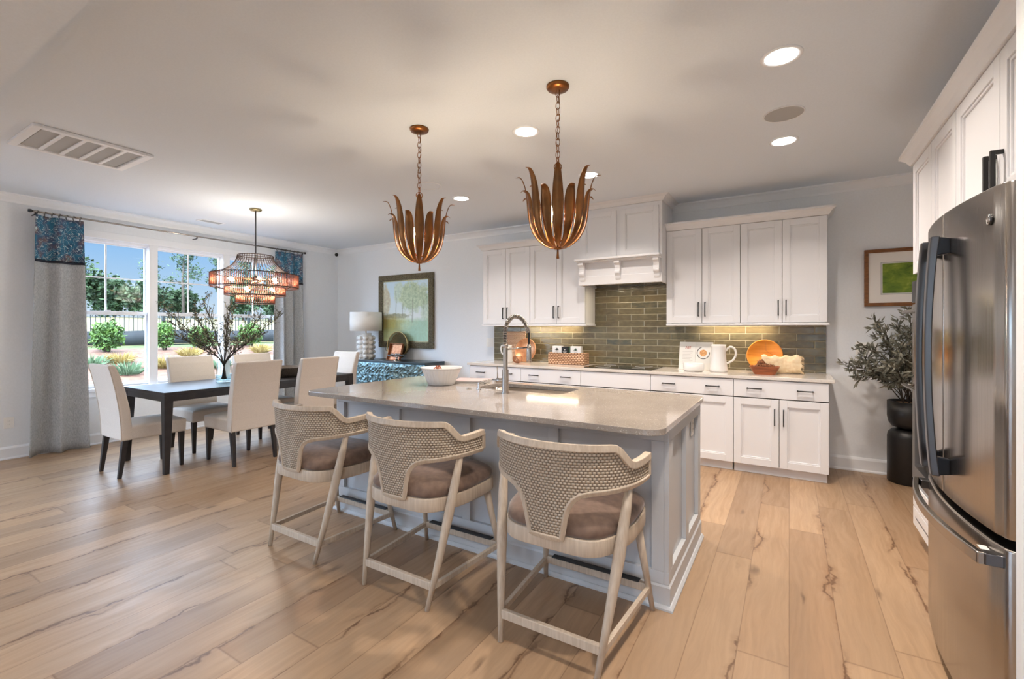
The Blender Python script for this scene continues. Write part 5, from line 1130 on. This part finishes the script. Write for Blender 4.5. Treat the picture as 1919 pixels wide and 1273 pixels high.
MB().lathe([(.0001, CT), (.085, CT), (.098, CT+.01), (.102, CT+.03), (.102, CT+.082), (.097, CT+.082), (.096, CT+.03), (.0001, CT+.02)], (-.85, 5.06, 0), 40).build('bowl', 'white_ceramic', r)
r = thing('pitcher', 'large glossy white pitcher standing right of the cookbook', 'pitcher', (-.62, 5.12, CT))
MB().lathe([(.0001, CT), (.082, CT), (.088, CT+.008), (.086, CT+.03), (.074, CT+.11), (.068, CT+.20), (.069, CT+.255), (.073, CT+.277), (.068, CT+.277), (.064, CT+.25), (.063, CT+.2), (.07, CT+.11), (.08, CT+.03), (.0001, CT+.02)], (-.62, 5.12, 0), 40).build('jug', 'white_ceramic', r)
MB().tube(bez([(-.556, 5.135, CT+.215), (-.515, 5.145, CT+.255), (-.475, 5.155, CT+.235), (-.463, 5.158, CT+.18), (-.49, 5.15, CT+.12), (-.548, 5.137, CT+.085)], 26), [.011]*10+[.010]*17 if False else .0105, 10).build('handle', 'white_ceramic', r)
r = thing('wooden_bowl', 'square brown wooden bowl of pinecones below the orange plate', 'bowl', (-.205, 5.07, CT))
mb = MB(); lo = rrect(-.29, -.115, 5.00, 5.13, .025, 4); hi = rrect(-.335, -.075, 4.965, 5.165, .035, 4); hi2 = rrect(-.325, -.085, 4.975, 5.155, .03, 4); lo2 = rrect(-.28, -.125, 5.01, 5.12, .02, 4); n = len(lo)
mb.add([(x, y, CT) for x, y in lo]+[(x, y, CT+.078) for x, y in hi]+[(x, y, CT+.078) for x, y in hi2]+[(x, y, CT+.012) for x, y in lo2], [tuple(range(n))[::-1], tuple(range(3*n, 4*n))])
for j in range(3):
    for i in range(n): mb.f.append((j*n+i, j*n+(i+1) % n, (j+1)*n+(i+1) % n, (j+1)*n+i)); mb.sm.append(False)
mb.build('bowl', 'brownbowl', r)
rn = random.Random(8)
for k_, (px, py, pz, lab) in enumerate(((-.255, 5.05, CT+.072, 'leftmost pinecone in the square brown bowl'), (-.205, 5.085, CT+.077, 'middle pinecone in the square brown bowl'), (-.15, 5.06, CT+.07, 'rightmost pinecone in the square brown bowl'), (-.235, 5.115, CT+.106, 'topmost pinecone at the back of the square brown bowl'))):
    r = thing('pinecone', lab, 'pinecone', (px, py, pz), group='pinecones in the brown bowl'); mb = MB()
    mb.sphere((px, py, pz), (.034, .026, .026), 12, 8)
    for j in range(5):
        for i in range(9): a = 2*PI*(i+.5*(j % 2))/9; t = -.9+1.8*j/4; q_ = .026*math.cos(t); c_ = Vector((px+.034*math.sin(t), py+q_*math.cos(a), pz+q_*math.sin(a))); d = Vector((.5, math.cos(a), math.sin(a))).normalized(); leafquad(mb, c_, .016, rn, 0, .9)
    mb.build('scales', 'pinecone', r)
r = thing('cotton_cloth', 'thick folded cream cotton cloth with fringed ends beside the pinecone bowl', 'cloth', (-.07, 5.22, CT))
mb = MB(); rn2 = random.Random(2)
def cloth(u, v):
    a = 2*PI*v; x = -.235+.335*u; w_ = .042+.010*math.sin(9*u)+.006*math.sin(17*u+1); hh = .086+.003*math.sin(7*u+2)+.004*math.sin(23*u)
    k_ = 1+.05*math.sin(6*a+12*u)+.05*mnoise.noise(Vector((x*30, a*2, 0))); return (x+.016*mnoise.noise(Vector((a*3, u*2, 5)))*(1 if u in (0, 1) else 0), 5.235+w_*math.copysign(abs(math.cos(a))**.7, math.cos(a))*k_+.03*u, CT+.003+hh+hh*math.copysign(abs(math.sin(a))**.7, math.sin(a))*.98*min(k_, 1.0))
mb.grid(cloth, 40, 33); mb.build('folded_cloth', 'towel', r)
mb = MB()
for i in range(70):
    z = CT+.006+rn2.random()*.165; y = 5.225+rn2.uniform(-.03, .05); mb.tube([(.095, y+.02, z), (.112, y+.02+rn2.uniform(-.006, .006), z-.004), (.122, y+.02+rn2.uniform(-.01, .01), max(z-.012, CT+.003))], .0018, 4)
mb.build('fringe', 'towel', r)

# ================================================================== THINGS ON THE ISLAND
r = thing('ribbed_bowl', 'white ribbed ceramic bowl on the island left of the faucet', 'bowl', (-2.36, 2.80, .9145))
mb = MB(); BXc, BYc, zz = -2.36, 2.83, .9145
def ribbed(prof, n=180, amp=.0022):
    vs = []; fs = []
    for q, z, k_ in prof:
        for i in range(n): a = 2*PI*i/n; qq = q+amp*k_*math.cos(a*36); vs.append((BXc+qq*math.cos(a), BYc+qq*math.sin(a), zz+z))
    for j in range(len(prof)-1):
        for i in range(n): fs.append((j*n+i, j*n+(i+1) % n, (j+1)*n+(i+1) % n, (j+1)*n+i))
    return vs, fs
mb.add(*ribbed([(.0001, 0, 0), (.098, 0, 0), (.104, .004, .3), (.118, .04, 1), (.137, .085, 1), (.150, .115, 1), (.156, .127, .2), (.166, .131, 0), (.166, .136, 0), (.152, .134, 0), (.145, .115, 0), (.112, .04, 0), (.095, .012, 0), (.0001, .01, 0)]), True)
mb.build('bowl', 'white_ceramic', r)
r = thing('dried_flower', 'rust coloured dried flower head peeking over the ribbed bowl rim', 'dried flower', (-2.40, 2.82, 1.0)); mb = MB(); rn = random.Random(5)
for _ in range(60): leafquad(mb, (-2.375+rn.uniform(-.02, .02), 2.80+rn.uniform(-.02, .02), 1.045+rn.uniform(-.008, .008)), .022, rn)
M['rust'] = mat('rust_petal', S(168, 92, 62), .8)
mb.build('petals', 'rust', r); MB().tube([(-2.37, 2.82, .9265), (-2.375, 2.80, 1.045)], .004, 6).build('stalk', 'bark', r)
for k_, (x, y, a, mt, lab) in enumerate(((-2.24, 3.07, .25, 'magazine_dark', 'dark lower magazine lying on the island behind the ribbed bowl'), (-2.235, 3.075, .33, 'magazine', 'pinkish upper magazine lying on the dark one behind the ribbed bowl'))):
    r = thing('magazine', lab, 'magazine', (x, y, .9145+.011*k_), a); hx_, hy_ = (.14, .105)
    z = .0105*k_*0; MB().box(-hx_, hx_, -hy_, hy_, .0005, .0095).build('pages', 'paper', r, world=False)
    MB().box(-hx_-.002, hx_+.002, -hy_-.002, hy_+.002, .0096, .0105).box(-hx_-.002, -hx_, -hy_-.002, hy_+.002, .0, .0096).build('cover', mt, r, world=False)

# ================================================================== OUTSIDE THE WINDOW
def sheetm(pts_fn, nu, nv, nm, mt): return struct(MB().grid(pts_fn, nu, nv).build(nm, mt))
def gz(x): return -.05+.142*max(0, (-7.15-x))*1.0-.0
def terr(x0, x1, za, zb, y0, y1, nm, mt, bump=.03, seed=0):
    return sheetm(lambda u, v: (x0+(x1-x0)*u, y0+(y1-y0)*v, za+(zb-za)*u+bump*mnoise.noise(Vector(((x0+(x1-x0)*u)*1.3, (y0+(y1-y0)*v)*1.3, seed)))), 40, 90, nm, mt)
terr(-7.13, -13.9, -.03, .86, -12, 24, 'mulch_bank', 'mulch', .03, 1)
terr(-13.9, -14.6, .86, .90, -12, 24, 'lawn_strip', 'lawn', .012, 2)
terr(-14.6, -46, .92, 2.25, -30, 70, 'meadow', 'field', .10, 3)
struct(MB().grid(lambda u, v: (-7.1+40*u, -60+54.8*v, -.13), 4, 4).build('patio_ground', 'lawn'))
o = thing('silt_fence', 'low black fabric silt barrier along the lawn outside', 'barrier', (-14.9, 6, .88))
MB().grid(lambda u, v: (-14.9+.05*math.sin(u*160), -9+32*u, .86+(.44+.02*math.sin(u*70))*v), 200, 3).build('fabric', 'silt', o, solid=.01)
r = thing('picket_fence', 'dark metal picket fence behind the black barrier outside', 'fence', (-15.3, 6, .95))
mb = MB()
for i in range(226): y = -6+.10*i; mb.box(-15.31, -15.29, y-.0065, y+.0065, .98, 1.84)
mb.build('pickets', 'fence', r); mb = MB(); mb.box(-15.32, -15.28, -6, 16.6, 1.72, 1.76).box(-15.32, -15.28, -6, 16.6, 1.08, 1.12); mb.build('rails', 'fence', r)
for i in range(10): y = -6+2.42*i; MB().box(-15.34, -15.26, y-.035, y+.035, .9, 1.92).build('post', 'fence', r)
def ghz(x):
    return -.03+(.89/6.77)*(-7.13-x) if x > -13.9 else .86+.057*(-13.9-x)
def bush(name, label, cat, x, y, rx, rz, n, size, mt, seed, upright=False, grp=None):
    z0 = ghz(x); r = thing(name, label, cat, (x, y, z0), group=grp); rn_ = random.Random(seed); mb = MB()
    for _ in range(n):
        if upright:
            a = rn_.uniform(0, 6.28); q_ = rx*rn_.random()**.5*.4; tilt_ = rn_.uniform(.1, 1.15); L = rz*rn_.uniform(.6, 1.1); b0 = Vector((x+q_*math.cos(a), y+q_*math.sin(a), z0+.0)); d = Vector((math.sin(tilt_)*math.cos(a), math.sin(tilt_)*math.sin(a), math.cos(tilt_))); s_ = d.orthogonal().normalized()*size
            mb.add([b0-s_, b0+s_, b0+d*L*.6+s_*.7, b0+d*L+Vector((0, 0, -L*.18)), b0+d*L*.6-s_*.7], [(0, 1, 2, 3, 4)])
        else:
            while True:
                p = Vector((rn_.uniform(-1, 1), rn_.uniform(-1, 1), rn_.uniform(-1, 1)))
                if .25 < p.length < 1: break
            k_ = 1+.25*mnoise.noise(p*2.2+Vector((seed, 0, 0))); leafquad(mb, (x+p.x*rx*k_, y+p.y*rx*k_, z0+.06+rz*.5*(1+p.z*k_)), size, rn_, 0, .55)
    if not upright:
        st_ = MB()
        for i in range(6): a = i*1.05; st_.tube([(x+.03*math.cos(a), y+.03*math.sin(a), z0-.02), (x+rx*.45*math.cos(a), y+rx*.45*math.sin(a), z0+rz*.6)], [.012, .006], 5)
        st_.build('stems', 'trunk', r)
    mb.build('foliage' if not upright else 'blades', mt, r); return r
bush('garden_shrub', 'large round green shrub outside the left window', 'shrub', -13.44, 4.25, .31, .66, 1400, .08, 'shrub', 1, grp='garden shrubs')
bush('garden_shrub', 'narrow green shrub outside at the left edge of the middle window', 'shrub', -13.46, 5.39, .22, .66, 900, .075, 'shrub', 2, grp='garden shrubs')
bush('garden_shrub', 'green shrub outside seen through the left branches', 'shrub', -13.6, 6.28, .28, .54, 1000, .075, 'shrub', 3, grp='garden shrubs')
bush('garden_shrub', 'yellow-green shrub outside seen through the right branches', 'shrub', -13.65, 7.66, .32, .62, 1100, .08, 'shrub', 4, grp='garden shrubs')
for i, (x, y, rx, rz, mt, lab) in enumerate(((-12.09, 4.04, .40, .30, 'shrubyellow', 'yellow grass clump below the large round shrub outside'), (-10.93, 3.76, .45, .32, 'shrubblue', 'blue-green grass clump outside, lowest in the left window'), (-11.84, 3.50, .40, .32, 'shrubblue', 'blue-green grass clump outside beside the left curtain'), (-12.5, 5.55, .38, .30, 'shrubyellow', 'yellow grass clump outside above the window-side chair'), (-11.31, 4.51, .36, .34, 'shrubyellow', 'yellow grass clump outside at the left of the middle window'), (-12.57, 7.34, .36, .34, 'shrubyellow', 'yellow grass clump outside behind the right branches'), (-10.92, 5.44, .36, .26, 'shrubblue', 'blue-green grass clump outside behind the glass vase'), (-12.0, 8.3, .4, .34, 'shrubyellow', 'yellow grass clump outside beside the far curtain'))):
    bush('grass_clump', lab, 'grass clump', x, y, rx, rz, 260, .008, mt, 30+i, True, 'ornamental grass clumps')
def tree(label, x, y, h, kind, seed, spread=1.0):
    r = thing('pine_tree' if kind == 'pine' else 'leafy_tree', label, 'tree', (x, y, 2.0), group='trees beyond the meadow'); rn_ = random.Random(seed); mb = MB(); tk_ = MB()
    tk_.tube([(x, y, 1.7), (x+rn_.uniform(-.2, .2), y+rn_.uniform(-.2, .2), 2+h*.5), (x+rn_.uniform(-.3, .3), y+rn_.uniform(-.3, .3), 2+h*.95)], [.13, .09, .03], 7)
    if kind == 'pine':
        cl = [(rn_.uniform(-1, 1)*.19*h*spread*(1.2-t), rn_.uniform(-1, 1)*.19*h*spread*(1.2-t), 2+h*t, rn_.uniform(.35, .75)) for t in [.45+.55*(i/15) for i in range(16)]]
        for cx_, cy2, cz, cr_ in cl:
            tk_.tube([(x, y, cz-.25), (x+cx_, y+cy2, cz)], [.04, .02], 4)
            for _ in range(60): p = Vector((rn_.gauss(0, .5), rn_.gauss(0, .5), rn_.gauss(0, .28)))*cr_; leafquad(mb, (x+cx_+p.x, y+cy2+p.y, cz+p.z), .30, rn_, .3, .30)
    else:
        for _ in range(26):
            p = Vector((rn_.gauss(0, .42), rn_.gauss(0, .42), rn_.gauss(.1, .40))); cx_, cy2, cz, cr_ = p.x*h*.42*spread, p.y*h*.42*spread, 2+h*.55+p.z*h*.42, h*.14
            for _ in range(110): q_ = Vector((rn_.gauss(0, .55), rn_.gauss(0, .55), rn_.gauss(0, .5)))*cr_; leafquad(mb, (x+cx_+q_.x, y+cy2+q_.y, max(cz+q_.z, 2.0)), .34, rn_, .2, .6)
    tk_.build('trunk', 'trunk', r); mb.build('crown', 'pine' if kind == 'pine' else 'tree', r)
TREES = [(-45, 12.3, 4.6, 'leafy', 'dark rounded tree beyond the meadow beside the left curtain', 1.1), (-46, 15.0, 3.4, 'leafy', 'low dark tree beyond the meadow in the left window pane', 1.2), (-45, 17.2, 3.0, 'leafy', 'low spreading tree left of the tall pine', 1.2),
         (-43, 18.6, 6.9, 'pine', 'tall pine at the right edge of the left window', 1.0), (-46, 17.4, 5.0, 'pine', 'slender thin pine left of the tallest one in the left window', .6), (-44, 21.9, 6.6, 'pine', 'tall pine at the left edge of the middle window', 1.0),
         (-45, 24.9, 6.3, 'pine', 'tall airy pine at the centre of the middle window', .9), (-43, 26.6, 6.2, 'pine', 'dense tall pine right of centre in the middle window', 1.1), (-46, 28.6, 6.4, 'pine', 'tall pine at the right edge of the middle window', .9),
         (-42, 22.9, 3.8, 'leafy', 'bright green tree under the pines in the middle window', .9), (-41, 25.5, 4.0, 'leafy', 'bright green bushy tree below the dense pine', .9), (-45, 32.5, 3.4, 'leafy', 'green tree seen between the chandelier and the branches', 1.2), (-44, 37, 4.6, 'leafy', 'green tree in the right window behind the chandelier', 1.2), (-45, 42, 5.0, 'leafy', 'green tree at the far right beside the far curtain', 1.2),
         (-47, 20, 2.8, 'leafy', 'low hedge-like tree behind the tall pine', 1.4), (-47, 29.8, 2.8, 'leafy', 'low hedge-like tree behind the right pine', 1.4)]
for i, (x, y, h, k_, lab, spd) in enumerate(TREES): tree(lab, x, y, h, k_, 60+i, spd)
